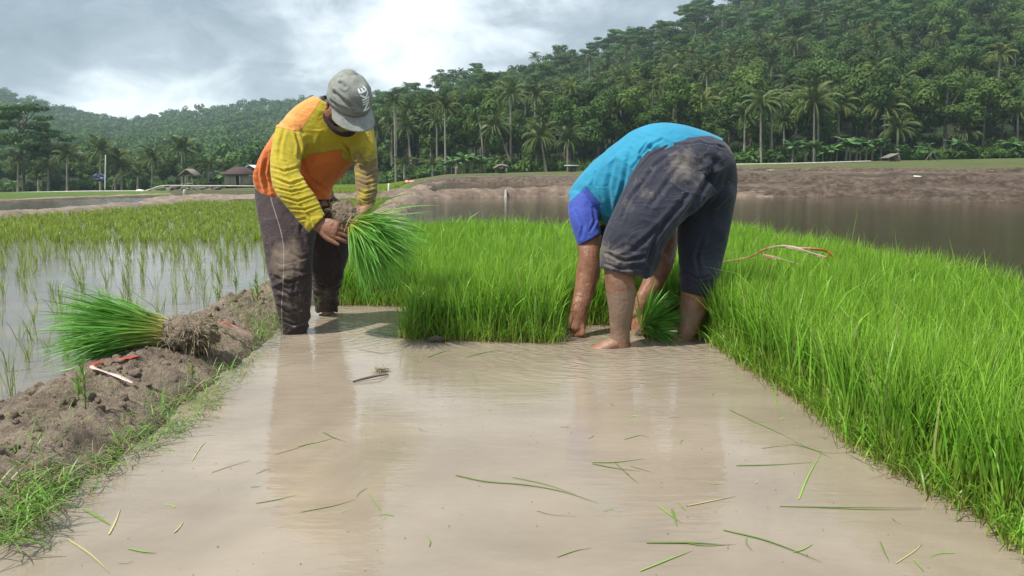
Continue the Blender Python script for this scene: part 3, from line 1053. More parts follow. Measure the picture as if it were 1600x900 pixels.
def fronds(n=28, L=3.2, leafs=30, young=False):
    V, Q, R = [], [], []
    k = 0
    for i in range(n):
        az = 2.399 * i + rng.normal(0, 0.15)
        el = rng.uniform(-0.05, 1.45) if not young else rng.uniform(0.3, 1.35)
        if i < n * 0.3: el = rng.uniform(-0.7, 0.1) if not young else rng.uniform(0.1, 0.7)
        ln = L * rng.uniform(0.85, 1.1)
        pts = []
        p = np.zeros(3); e = el
        m = 9
        for s in range(m):
            pts.append(p.copy())
            p = p + ln / (m - 1) * np.array([math.cos(az) * math.cos(e), math.sin(az) * math.cos(e), math.sin(e)])
            e -= (0.11 + 0.036 * s) * (1.0 if not young else 0.8)
        pts = catmull(np.array(pts), 3)
        T = np.gradient(pts, axis=0); T /= np.linalg.norm(T, axis=1)[:, None]
        side = np.array([-math.sin(az), math.cos(az), 0])
        up = np.cross(side, T); up /= np.linalg.norm(up, axis=1)[:, None]
        up = np.where((up[:, 2] < 0)[:, None], -up, up)
        rv = rng.random()
        for j in range(leafs):
            t = 0.10 + 0.9 * j / leafs
            fi = t * (len(pts) - 1); i0 = int(fi)
            c = pts[i0]; tt = T[i0]
            ll = 0.62 * math.sin(math.pi * min(1, 0.12 + t * 0.88)) ** 0.6 * (ln / 3.1) * rng.uniform(0.85, 1.1)
            for sg in (-1, 1):
                d = side * sg * 0.72 + tt * 0.62 - np.array([0, 0, 0.50]) + up[i0] * 0.1
                d /= np.linalg.norm(d)
                w2 = tt * 0.036
                V += [c - w2, c + w2, c + d * ll * 0.6 + w2 * 0.8 - np.array([0, 0, 0.03]), c + d * ll - np.array([0, 0, 0.12])]
                Q.append((k, k + 1, k + 2, k + 3)); k += 4
                R += [rv * 0.6 + 0.4 * rng.random()] * 4
        # midrib
        for j in range(len(pts) - 1):
            wd = 0.05 * (1 - j / len(pts)) + 0.015
            V += [pts[j] - side * wd, pts[j] + side * wd, pts[j + 1] + side * wd, pts[j + 1] - side * wd]
            Q.append((k, k + 1, k + 2, k + 3)); k += 4
            R += [0.9] * 4
    return np.array(V), np.array(Q), np.array(R)


def trunk_mesh(name, h, r0, r1, bend=0.0, limbs=(), mat='bark', n=8):
    z = np.linspace(0, 1, 7)
    pts = np.stack([bend * np.sin(z * 1.6), bend * 0.3 * z, z * h], 1)
    pieces = [tube(pts, r0 + (r1 - r0) * z ** 0.7, n, 1)]
    for (h0, d, ln, r) in limbs:
        b = np.array([0, 0, h0]) + np.array([bend * math.sin(h0 / h * 1.6), bend * 0.3 * h0 / h, 0])
        d = np.array(d, float)
        pieces.append(tube([b, b + d * ln * 0.5, b + d * ln + np.array([0, 0, ln * 0.15])], [r, r * 0.7, r * 0.35], 6, 1))
    v, f = merge(pieces)
    me = mesh_pl(name, v, f, smooth=True)
    me.materials.append(M[mat])
    return me


def rmesh(name, vqr, mat):
    me = quads(name, vqr[0], vqr[1], attrs={'r': vqr[2]})
    me.materials.append(M[mat])
    return me


LIMBS = [(3.6, (0.6, 0.2, 0.8), 2.4, 0.11), (4.2, (-0.5, 0.4, 0.8), 2.2, 0.10), (4.8, (0.1, -0.6, 0.8), 2.0, 0.09), (5.2, (-0.3, -0.3, 0.9), 1.6, 0.08)]
CR_ROUND = [rmesh('crown', crown_round(), 'leaf') for _ in range(6)]
CR_YEL = [rmesh('crown', crown_round(1100), 'yellow')]
CR_FLAT = [rmesh('crown', crown_flat(), 'albizia') for _ in range(4)]
TR_ROUND = [trunk_mesh('trunk', 6.5, 0.24, 0.10, rng.normal(0, 0.3), LIMBS, 'darkbark') for _ in range(3)]
FL = [(6.0, (0.75, 0.2, 0.62), 3.6, 0.12), (6.6, (-0.7, 0.3, 0.65), 3.6, 0.11), (7.0, (0.1, -0.7, 0.7), 3.2, 0.10), (7.4, (-0.2, 0.75, 0.6), 3.0, 0.09), (5.2, (-0.6, -0.4, 0.6), 2.4, 0.09)]
TR_FLAT = [trunk_mesh('trunk', 9.0, 0.24, 0.07, rng.normal(0, 0.4), FL, 'darkbark') for _ in range(3)]
CR_PALM = [rmesh('crown', fronds(), 'frond') for _ in range(4)]
CR_YPALM = [rmesh('crown', fronds(16, 2.9, 24, True), 'frond') for _ in range(2)]
TR_PALM = [trunk_mesh('trunk', 1.0, 0.17, 0.10, b, (), 'bark') for b in (0.0, 0.02, -0.02)]


def tree(name, crown, trunk, x, y, z, s, ch, label, cat, group, rz=None, sz=1.0, tz=1.0, lean=(0, 0)):
    r = empty(name, (x, y, z), rng.uniform(0, 6.28) if rz is None else rz)
    r.rotation_euler = (lean[0], lean[1], r.rotation_euler[2])
    c = link('crown', crown, None, r, (0, 0, ch)); c.scale = (s, s, s * sz)
    c.rotation_euler = (0, 0, rng.uniform(0, 6.28))
    t = link('trunk', trunk, None, r, (0, 0, 0)); t.scale = (s if tz == 1.0 else 1, s if tz == 1.0 else 1, s if tz == 1.0 else tz)
    tag(r, label, cat, group)
    return r


def palm(u, vc, rpx, vb, Y=100.0, label=None, group='coconut palms at the foot of the hill', ub=None, young=False):
    base = P(ub if ub is not None else u, vb, Y)
    top = P(u, vc, Y)
    s = rpx / 1200 * Y / 2.9
    h = max(top[2] - base[2], 0.3)
    r = empty('coconut_palm', base)
    dxr = top[0] - base[0]
    r.rotation_euler = (0, math.atan2(dxr, h), 0)
    hh = math.hypot(h, dxr)
    c = link('crown', (CR_YPALM if young else CR_PALM)[int(rng.integers(0, 2 if young else 4))], None, r, (0, 0, hh)); c.scale = (s, s, s)
    c.rotation_euler = (0, 0, rng.uniform(0, 6.28))
    t = link('trunk', TR_PALM[int(rng.integers(0, 3))], None, r, (0, 0, -0.1)); t.scale = (1, 1, hh + 0.1)
    tag(r, label or 'coconut palm rising out of the woods on the slope', 'palm tree', group)
    return r


if True:
    # palms one can point to, by where their crown and foot stand
    named = [
        (845, 214, 36, 266, 98, 'coconut palm with drooping crown at the wood edge, first left of the tin roofed hut'),
        (887, 218, 34, 263, 97, 'coconut palm with spread crown right behind the small tin roofed hut'),
        (775, 196, 34, 247, 104, 'tall coconut palm with yellowing skirt leaning over the thatched lean-to'),
        (683, 190, 26, 250, 112, 'slender coconut palm between the white marker stick and the red tipped hut'),
        (712, 192, 26, 256, 114, 'coconut palm with round crown above the young palms'),
        (848, 186, 28, 262, 112, 'coconut palm behind and above the drooping wood edge palm'),
        (1097, 160, 36, 240, 104, 'coconut palm above the bent farmer in the turquoise shirt'),
        (1122, 160, 34, 246, 108, 'coconut palm just right above the bent farmer with dark trunk'),
        (1163, 182, 30, 251, 94, 'small crowned coconut palm, first bare trunk right of the bent farmer'),
        (1189, 160, 36, 250, 93, 'tall coconut palm with thick pale trunk, second right of the bent farmer'),
        (1206, 165, 34, 251, 94, 'coconut palm with slim pale trunk and wide crown, third right of the bent farmer'),
        (1272, 158, 46, 248, 93, 'largest coconut palm with big drooping crown and straight trunk beside a twin trunk'),
        (1278, 168, 30, 247, 95, 'coconut palm partly hidden behind the largest drooping palm'),
        (1310, 165, 34, 244, 100, 'coconut palm with fan crown right of the largest palm'),
        (1357, 132, 42, 215, 108, 'coconut palm with hanging brown leaves high above the lean-to hut'),
        (1382, 168, 40, 232, 98, 'broad coconut palm with half dead crown above the right hut'),
        (1402, 200, 34, 240, 91, 'short coconut palm with yellow fronds just above the right hut'),
        (1508, 205, 28, 243, 96, 'small palm with few fronds near the right frame edge'),
        (1590, 175, 26, 235, 96, 'palm cut by the right border of the photo'),
        (105, 243, 30, 297, 106, 'dark coconut palm left of the tall white pole'),
        (157, 236, 32, 298, 106, 'coconut palm with plumed crown behind the blue tarpaulin'),
        (180, 250, 32, 297, 108, 'wide coconut palm just right of the tall white pole'),
        (190, 262, 26, 297, 107, 'low bent coconut palm beside the tall white pole'),
        (238, 248, 30, 294, 109, 'coconut palm with hanging skirt above the stone wall start'),
        (284, 232, 36, 294, 110, 'tall coconut palm directly behind the thatched shelter on posts'),
        (326, 262, 26, 294, 108, 'short coconut palm between the thatched shelter and the tiled house'),
        (75, 262, 24, 298, 108, 'dark low coconut palm near the albizia at the left'),
        (28, 250, 24, 298, 106, 'coconut palm under the spreading albizia at the left'),
        (612, 196, 24, 252, 112, 'slender palm with twin trunks right of the capped farmer'),
        (636, 198, 26, 250, 110, 'slender palm with pale leaning trunk right of the capped farmer'),
        (588, 202, 30, 270, 112, 'palm crown showing beside the sleeve of the capped farmer'),
        (1060, 100, 30, 150, 160, 'pale trunked palm standing alone halfway up the slope'),
        (985, 165, 26, 225, 118, 'palm above the turquoise shirted back on the lower slope'),
        (915, 152, 26, 215, 125, 'palm with narrow crown above the tin roofed hut on the slope'),
        (1045, 180, 28, 235, 110, 'palm right over the highest part of the turquoise shirt'),
        (1225, 190, 26, 250, 99, 'small palm in shade between the pale trunks'),
    ]
    for (u, vc, r, vb, Y, lab) in named:
        ub = u
        if u == 775: ub = 795
        if u == 636: ub = 642
        if u == 845: ub = 853
        palm(u, vc, r, vb, Y, lab, 'coconut palms at the foot of the hill', ub)
    for (u, vc, r, vb, lab) in ((632, 256, 24, 277, 'young palm with fronds from the ground right of the capped farmer'), (676, 258, 26, 277, 'young palm with arching fronds left of the brown post'),
                           (290, 268, 18, 296, 'young palm by the left side of the thatched shelter'), (215, 275, 20, 298, 'young palm behind the white sack'),
                           (1395, 224, 22, 246, 'young palm right behind the right hut'), (60, 280, 18, 299, 'young palm in front of the dark palms at the left'),
                           (785, 250, 16, 262, 'young palm over the thatched lean-to')):
        palm(u, vc, r, vb, 101.0, lab, 'young palms at the wood edge', None, True)
    # slope palms
    npalm = 0
    tries = 0
    placed = []
    while npalm < 150 and tries < 9000:
        tries += 1
        u = rng.uniform(600, 1620); Y = 104 + 180 * rng.random() ** 1.5
        x = (u - 800) / 1200 * Y * CT
        z = float(ground_z(x, Y))
        uu_, vv_ = PX(x, Y, z + 9)
        if vv_ < -30 or any(abs(uu_ - a) < 11 and abs(vv_ - b) < 9 for a, b in placed):
            continue
        if rng.random() < np.interp(u, [600, 1100, 1300, 1600], [0.2, 0.1, 0.55, 0.8]):
            continue
        placed.append((uu_, vv_))
        s = rng.uniform(0.62, 0.95); h = rng.uniform(7, 11)
        r = empty('coconut_palm', (x, Y, z), rng.uniform(0, 6.28))
        c = link('crown', CR_PALM[int(rng.integers(0, 4))], None, r, (0, 0, h)); c.scale = (s, s, s)
        t = link('trunk', TR_PALM[int(rng.integers(0, 3))], None, r, (0, 0, -0.1)); t.scale = (1, 1, h + 0.1)
        tag(r, 'coconut palm rising out of the dense woods on the right hillside', 'palm tree', 'coconut palms scattered over the hillside')
        npalm += 1
    # broadleaf trees of the right hill, nearest rows first
    cells = []
    Y = 97.0
    while Y < 285:
        st = 4.6 + (Y - 97) * 0.022
        for u in np.arange(560, 1960, st / Y * 1200):
            uj = u + rng.normal(0, 0.3) * st / Y * 1200
            Yj = Y + rng.normal(0, 0.25) * st
            x = (uj - 800) / 1200 * Yj * CT
            if Yj < np.interp(uj, TU, T_YT) + 2.5:
                continue
            z = float(ground_z(x, Yj))
            uu_, vv_ = PX(x, Yj, z + 5)
            if vv_ > -25 and z > 0.3:
                cells.append((x, Yj, z, uj, vv_))
        Y += st * 0.95
    order = sorted(cells, key=lambda c: c[1] + (400 if c[3] > 1650 else 0))
    ind = order[:285] if len(order) > 285 else order
    rest = order[285:]
    # skyline trees of the rest are things too: flat crowned albizias along the crest
    crest = [c for c in rest if c[1] > 262 and c[3] < 1650]
    crest_pick = set(id(c) for c in crest[::3][:70])
    mid = [c for c in rest if 150 < c[1] < 262 and c[3] < 1650]
    mid_pick = set(id(c) for c in random.sample(mid, min(90, len(mid))))
    for (x, Yj, z, uj, vv_) in ind:
        s = rng.uniform(0.75, 1.25)
        if rng.random() < 0.10:
            s *= 0.8
            tree('albizia_tree', CR_FLAT[int(rng.integers(0, 4))], TR_FLAT[int(rng.integers(0, 3))], x, Yj, z - 0.3, s, 9.3 * s,
                 'flat crowned albizia tree among the rounded trees low on the right hillside', 'tree', 'flat crowned trees low on the right hillside', sz=rng.uniform(1.2, 1.9))
            continue
        tree('forest_tree', CR_ROUND[int(rng.integers(0, 6))], TR_ROUND[int(rng.integers(0, 3))], x, Yj, z - 0.3, s, 6.2 * s * rng.uniform(0.75, 1.05),
             'dense dark green tree in the woods on the lower right hillside', 'tree', 'dense green trees on the lower right hillside', sz=rng.uniform(0.9, 1.3))
    stuffv, stuffq, stuffr = [], [], []
    kk = 0
    for c in rest:
        x, Yj, z, uj, vv_ = c
        if id(c) in crest_pick or id(c) in mid_pick:
            s = rng.uniform(0.8, 1.25)
            tree('albizia_tree', CR_FLAT[int(rng.integers(0, 4))], TR_FLAT[int(rng.integers(0, 3))], x, Yj, z - 0.3, s, 9.3 * s,
                 'flat crowned albizia tree spreading above the woods on the right hillside', 'tree', 'flat crowned trees over the right hillside', sz=rng.uniform(0.9, 1.2))
            if rng.random() < 0.5:
                continue
        s = rng.uniform(0.8, 1.2)
        cm = (rng.uniform(-1, 1), rng.uniform(-1, 1), 5.2 * s)
        cc = np.array([(rng.normal(0, 1.6), rng.normal(0, 1.6), rng.uniform(-1.5, 2.2)) for _ in range(7)]) * s + np.array([x, Yj, z + 5.0 * s])
        v_, q_, r_ = leaf_cloud(cc, np.full(7, 1.45 * s) * rng.uniform(0.8, 1.15, 7), 900, 0.34, 0.8)
        stuffv.append(v_); stuffq.append(q_ + kk); stuffr.append(np.clip(r_ * 0.5 + rng.random() * 0.5, 0, 1)); kk += len(v_)
    me = quads('distant_woods', np.vstack(stuffv), np.vstack(stuffq), attrs={'r': np.concatenate(stuffr)})
    tag(link('distant_woods', me, M['farleaf']), kind='stuff', label='dense mass of trees filling the upper right hillside')
    # far hill
    fv, fq, fr_ = [], [], []
    kk = 0
    Y = 130.0
    cnt = 0
    while Y < 670:
        st = 5.0 + (Y - 130) * 0.010
        for u in np.arange(-330, 680, st / Y * 1200):
            uj = u + rng.normal(0, 0.35) * st / Y * 1200
            Yj = Y + rng.normal(0, 0.3) * st
            x = (uj - 800) / 1200 * Yj * CT
            if uj > 640 and Yj < 300:
                continue
            if ground_z(x, Yj) < -6: continue
            z = float(ground_z(x, Yj))
            s = rng.uniform(0.8, 1.35) * (0.72 if Yj < 240 else 1.0)
            nl = 4
            c3 = np.array([(rng.normal(0, 1.7), rng.normal(0, 1.7), rng.uniform(-1.0, 2.0)) for _ in range(nl)]) * s + np.array([x, Yj, z + 4.6 * s])
            v_, q_, r_ = leaf_cloud(c3, np.full(nl, 1.9 * s), int(np.interp(Yj, [130, 250, 650], [500, 260, 120])), float(np.interp(Yj, [130, 650], [0.42, 0.85])), 0.7)
            fv.append(v_); fq.append(q_ + kk); fr_.append(np.clip(r_ * 0.45 + rng.random() * 0.55, 0, 1)); kk += len(v_)
            cnt += 1
        Y += st * 1.25
    print('far trees', cnt, 'right cells', len(order), 'stuff', len(rest))
    me = quads('distant_woods', np.vstack(fv), np.vstack(fq), attrs={'r': np.concatenate(fr_)})
    tag(link('distant_woods', me, M['farleaf']), kind='stuff', label='hazy wooded hills far behind on the left')
    CR_BIG = []
    for kk_ in range(2):
        cb, rb_ = [], []
        for _ in range(34):
            a = rng.uniform(0, 6.28); k_ = rng.uniform(0, 1) ** 0.5 * 4.2; h_ = rng.uniform(-2.2, 2.6); k_ *= math.sqrt(max(.2, 1 - (h_ / 3.4) ** 2))
            cb.append((k_ * math.cos(a), k_ * math.sin(a), h_)); rb_.append(rng.uniform(.9, 1.5))
        CR_BIG.append(rmesh('crown', leaf_cloud(cb, rb_, 5200, .18, .28), 'albizia'))
    # trees along the far edge, left half
    for (u, vt, Yj, s, flat) in [(20, 0, 118, 1.0, 0), (55, 0, 122, 0.9, 0), (130, 0, 120, 0.8, 0), (200, 0, 124, 0.95, 0), (255, 0, 121, 0.8, 0), (300, 0, 126, 0.8, 0), (345, 0, 122, 0.8, 0),
                                 (375, 0, 118, 0.7, 0), (560, 0, 120, 1.0, 0), (600, 0, 118, 1.0, 0), (90, 0, 128, 0.9, 0), (0, 0, 128, 1.1, 0), (165, 0, 130, 0.8, 0), (230, 0, 131, .9, 0), (-20, 0, 116, 1, 0)]:
        x = (u - 800) / 1200 * Yj * CT
        z = float(ground_z(x, Yj))
        tree('forest_tree', CR_ROUND[int(rng.integers(0, 6))], TR_ROUND[int(rng.integers(0, 3))], x, Yj, z - 0.2, s * 0.62, 3.2 * s,
             'dark rounded tree in the row behind the palms along the left fields', 'tree', 'rounded trees behind the left fields')
    for (u, v1, Y1, s, lab) in [(38, 200, 108, 1.2, 'tall spreading albizia with layered light green crown at the left border of the photo'),
                                (78, 226, 112, 0.9, 'reddish albizia beside the tallest spreading one at the left')]:
        b = P(u, 298, Y1)
        t_ = P(u, v1, Y1)
        tree('albizia_tree', CR_BIG[0 if s > 1 else 1], TR_FLAT[0], b[0], b[1], b[2], s, t_[2] - b[2], lab, 'tree', None, sz=1.0)
    # bright yellow-green trees on the slope
    for (u, v1, Y1, s, mt) in [(1425, 45, 200, 1.0, CR_YEL[0]), (700, 140, 150, 0.8, CR_YEL[0]), (35, 262, 105, 0.5, CR_YEL[0])][:1]:
        t_ = P(u, v1, Y1)
        gz = float(ground_z(t_[0], Y1))
        tree('forest_tree', mt, TR_ROUND[0], t_[0], Y1, gz, 1.2, t_[2] - gz, 'yellow flowering tree high on the right hillside', 'tree', None)
    # shrubs and low plants in front of the wood edge
    CR_BUSH = [rmesh('foliage', leaf_cloud([(0, 0, 0.5), (0.6, 0.2, 0.4), (-0.6, 0.1, 0.45), (0.2, -0.5, 0.35), (0.1, 0.2, 0.9)], [0.6, 0.5, 0.55, 0.45, 0.4], 420, 0.16, 0.9), 'albizia') for _ in range(3)]
    for i, u in enumerate(np.concatenate([np.arange(8, 400, 15), np.arange(596, 880, 13), np.arange(1150, 1600, 17)])):
        u = u + rng.normal(0, 4)
        Yj = float(np.interp(u, TU, T_YT)) + rng.uniform(-1.5, 2)
        x = (u - 800) / 1200 * Yj * CT
        o = link('shrub', CR_BUSH[i % 3], None, None, (x, Yj, float(ground_z(x, Yj)) - 0.1))
        s = rng.uniform(0.8, 2.0)
        o.scale = (s, s, s * rng.uniform(0.7, 1.2)); o.rotation_euler = (0, 0, rng.uniform(0, 6.28))
        tag(o, 'low leafy green shrub at the edge of the woods behind the fields', 'shrub', 'shrubs along the wood edge')

    # banana plants
    def banana_mesh():
        V, Q, R = [], [], []
        k = 0
        for i in range(9):
            az = 2.4 * i; el = rng.uniform(0.5, 1.3); ln = rng.uniform(1.5, 2.0)
            p = np.array([0, 0, 1.5]); e = el
            side = np.array([-math.sin(az), math.cos(az), 0])
            for s in range(7):
                wd = 0.27 * math.sin(math.pi * (s + 0.7) / 8)
                V += [p - side * wd - np.array([0, 0, wd * .3]), p, p + side * wd - np.array([0, 0, wd * .3])]
                R += [rng.random()] * 3
                if s:
                    Q += [(k - 3, k - 2, k + 1, k), (k - 2, k - 1, k + 2, k + 1)]
                k += 3
                p = p + ln / 7 * np.array([math.cos(az) * math.cos(e), math.sin(az) * math.cos(e), math.sin(e)])
                e -= 0.24
        return np.array(V), np.array(Q), np.array(R)
    CB = [rmesh('crown', banana_mesh(), 'banana') for _ in range(3)]
    TB = trunk_mesh('trunk', 1.6, 0.13, 0.08, 0, (), 'wood')
    k = 0
    for u in list(np.linspace(694, 760, 7)) + list(np.linspace(1262, 1385, 12)) + [1336, 1440, 1490, 1575, 1238] + [350, 372, 18]:
        Yj = 91.0 if u > 1100 else (99.0 if u > 500 else 104.0)
        u = u + rng.normal(0, 3)
        x = (u - 800) / 1200 * Yj * CT
        r = empty('banana_plant', (x, Yj, float(ground_z(x, Yj)) - 0.05), rng.uniform(0, 6.28))
        s = rng.uniform(0.7, 1.25)
        r.scale = (s, s, s)
        link('crown', CB[k % 3], None, r); link('trunk', TB, None, r)
        lab = 'banana plant with broad pale leaves in the row along the wood edge'
        tag(r, lab, 'banana plant', 'banana plants along the wood edge')
        k += 1
    # undergrowth filling the dark foot of the woods
    n = 30000
    u = rng.uniform(-330, 1940, n); Yg = np.interp(u, TU, T_YT) + rng.uniform(0.5, 16, n)
    x = (u - 800) / 1200 * Yg * CT
    z = ground_z(x, Yg)
    bl = blades(np.stack([x, Yg, z - 0.1], 1), rng.uniform(0.6, 2.2, n), rng.uniform(0, 6.28, n), np.abs(rng.normal(0.3, 0.3, n)), 1.0, 0.13, 3)
    tag(link('undergrowth', blade_mesh('undergrowth', bl), M['leaf']), kind='stuff', label='dark undergrowth below the trees')

# ------------------------------------------------------------------ people
def skin_mat(name, c1, c2, mudc=(0.21, 0.16, 0.12)):
    m, n = new_mat(name)
    p = n.obj()
    a = n.noise(p, 22, 6, 0.6)
    c = n.mix(n.mapr(a, 0.35, 0.65), c1, c2)
    md = n.attr('mud')
    k = n.math('ADD', n.math('MULTIPLY', md, 1.0), n.math('MULTIPLY', n.math('SUBTRACT', n.noise(n.scalev(p, (1, 1, 0.6)), 26, 7, 0.7), 0.5), 1.6))
    c = n.mix(n.math('MULTIPLY', n.mapr(k, 0.45, 0.85), 0.75), c, mudc)
    sp = n.mapr(n.noise(p, 160, 2), 0.70, 0.76, 0, 0.6)
    c = n.mix(n.math('MULTIPLY', sp, n.mapr(md, 0, 0.3)), c, (0.42, 0.36, 0.30))
    h = n.math('ADD', n.noise(p, 60, 5, 0.6), n.math('MULTIPLY', n.noise(n.scalev(p, (1, 1, 3)), 110, 3), 0.5))
    finish(n, pbsdf(n, c, n.mapr(md, 0, 1, 0.40, 0.55), n.bump(h, 0.003), 0.45, Subsurface_Weight=0.06, Subsurface_Scale=0.01))
    return m


M['skin'] = skin_mat('weathered_skin', (0.165, 0.072, 0.040), (0.26, 0.118, 0.066))


def cloth_bump(n, p, big=9.0, amt=0.012, weave=900):
    q = n.vmath('ADD', p, n.vmath('MULTIPLY', n.noise(p, 5, 2, out=1), (0.12, 0.12, 0.12)))
    f = n.noise(n.scalev(q, (1, 1, 1.7)), big, 3, 0.55, 0.6)
    f = n.math('ABSOLUTE', n.math('SUBTRACT', f, 0.5))
    f2 = n.noise(q, big * 3.3, 3, 0.6)
    h = n.math('ADD', n.math('MULTIPLY', f, 1.6), n.math('MULTIPLY', f2, 0.25))
    b = n.bump(h, amt)
    return n.bump(n.noise(p, weave, 1), 0.0006, 1.0, b)


def shirt_left_mat():
    m, n = new_mat('yellow_and_orange_jersey')
    p = n.obj()
    yel = n.math('GREATER_THAN', n.attr('yellow'), 0.0)
    seam = n.mapr(n.math('ABSOLUTE', n.attr('yellow')), 0.0, 0.0035, 0.55, 1.0)
    v = n.mapr(n.noise(p, 7, 4), 0.3, 0.7, 0.0, 1.0)
    yc = n.mix(v, (0.33, 0.255, 0.012), (0.42, 0.335, 0.022))
    oc = n.mix(v, (0.52, 0.115, 0.016), (0.62, 0.165, 0.028))
    oc = n.mix(n.mapr(n.attr('sunlit'), 0, 1), oc, (0.68, 0.28, 0.075))  # sunlight on the upper shirt, put into the orange
    c = n.mix(yel, oc, yc)
    c = n.mix(n.mapr(n.attr('inside'), 0.0, 0.004), c, (0.022, 0.013, 0.016))
    md = n.attr('mud')
    k = n.math('ADD', md, n.math('MULTIPLY', n.math('SUBTRACT', n.noise(p, 19, 7, 0.65, 0.4), 0.5), 1.7))
    c = n.mix(n.math('MULTIPLY', n.mapr(k, 0.42, 0.85), 0.9), c, (0.125, 0.082, 0.045))
    sp = n.mapr(n.noise(p, 55, 3), 0.68, 0.74, 0, 0.5)
    c = n.mix(n.math('MULTIPLY', sp, n.mapr(md, 0.05, 0.3)), c, (0.11, 0.07, 0.04))
    c = n.vmath('MULTIPLY', c, n.n('ShaderNodeCombineXYZ', X=seam, Y=seam, Z=seam))
    finish(n, pbsdf(n, c, 0.82, cloth_bump(n, p, 8, 0.010), 0.25, Sheen_Weight=0.2))
    return m


def trousers_mat(name, c1, c2, dust, big=7.0):
    m, n = new_mat(name)
    p = n.obj()
    v = n.mapr(n.noise(p, 5, 4), 0.3, 0.7)
    c = n.mix(v, c1, c2)
    md = n.attr('mud')
    k = n.math('ADD', md, n.math('MULTIPLY', n.math('SUBTRACT', n.noise(n.scalev(p, (1, 1, 0.8)), 15, 8, 0.7, 0.5), 0.5), 1.9))
    c = n.mix(n.math('MULTIPLY', n.mapr(k, 0.42, 1.0), 0.8), c, dust)
    sp = n.mapr(n.noise(p, 75, 3, 0.5), 0.685, 0.73, 0, 0.85)
    c = n.mix(n.math('MULTIPLY', sp, n.mapr(n.noise(p, 5, 3), 0.50, 0.62)), c, (0.46, 0.42, 0.36))
    stripe = n.attr('piping')
    c = n.mix(n.mapr(n.math('ABSOLUTE', stripe), 0.0010, 0.0024, 0.65, 0), c, (0.36, 0.30, 0.28))
    wet = n.attr('wet')
    rough = n.mapr(wet, 0, 1, 0.78, 0.32)
    finish(n, pbsdf(n, c, rough, cloth_bump(n, p, big, 0.010), 0.3, Sheen_Weight=0.12))
    return m


M['jersey'] = shirt_left_mat()
M['trousers'] = trousers_mat('plum_brown_trousers', (0.026, 0.017, 0.018), (0.042, 0.028, 0.030), (0.19, 0.145, 0.112))
M['shorts'] = trousers_mat('dark_navy_shorts', (0.010, 0.012, 0.024), (0.021, 0.023, 0.040), (0.15, 0.13, 0.112), 6.0)


def shirt_right_mat():
    m, n = new_mat('turquoise_and_blue_jersey')
    p = n.obj()
    s = n.math('GREATER_THAN', n.attr('sleeve'), 0.0)
    seam = n.mapr(n.math('ABSOLUTE', n.attr('sleeve')), 0.0, 0.003, 0.6, 1.0)
    v = n.mapr(n.noise(p, 6, 4), 0.3, 0.7)
    c = n.mix(s, n.mix(v, (0.006, 0.175, 0.30), (0.010, 0.22, 0.365)), n.mix(v, (0.026, 0.05, 0.29), (0.04, 0.075, 0.36)))
    c = n.mix(n.mapr(n.math('ABSOLUTE', n.attr('hem')), 0.0015, 0.003, 0.5, 0), c, (0.10, 0.45, 0.62))
    c = n.vmath('MULTIPLY', c, n.n('ShaderNodeCombineXYZ', X=seam, Y=seam, Z=seam))
    finish(n, pbsdf(n, c, 0.72, cloth_bump(n, p, 6, 0.008), 0.3, Sheen_Weight=0.15))
    return m


M['jersey2'] = shirt_right_mat()
M['collar'] = simple_mat('dark_collar_rib', (0.022, 0.013, 0.016), (0.035, 0.02, 0.024), 60, 0.9)
M['hair'] = simple_mat('black_hair', (0.008, 0.007, 0.007), (0.02, 0.018, 0.018), 90, 0.6, 0.01)


def cap_mat():
    m, n = new_mat('washed_grey_cap_cloth')
    p = n.obj()
    c = n.mix(n.mapr(n.noise(p, 14, 6, 0.65), 0.35, 0.65), (0.17, 0.18, 0.165), (0.26, 0.27, 0.245))
    c = n.mix(n.mapr(n.noise(p, 60, 4), 0.55, 0.75, 0, 0.4), c, (0.38, 0.39, 0.36))
    fr = n.attr('front')
    c = n.mix(n.mapr(fr, -0.002, 0.002, 0, 0.45), c, (0.15, 0.155, 0.14))
    finish(n, pbsdf(n, c, 0.85, cloth_bump(n, p, 12, 0.004), 0.2))
    return m


M['cap'] = cap_mat()
M['print'] = simple_mat('white_print', (0.62, 0.63, 0.62), (0.75, 0.76, 0.75), 30, 0.6)
M['eye'] = simple_mat('eye', (0.5, 0.48, 0.45), (0.6, 0.57, 0.53), 30, 0.2)
M['nail'] = simple_mat('nail', (0.42, 0.27, 0.20), (0.50, 0.34, 0.26), 30, 0.35)


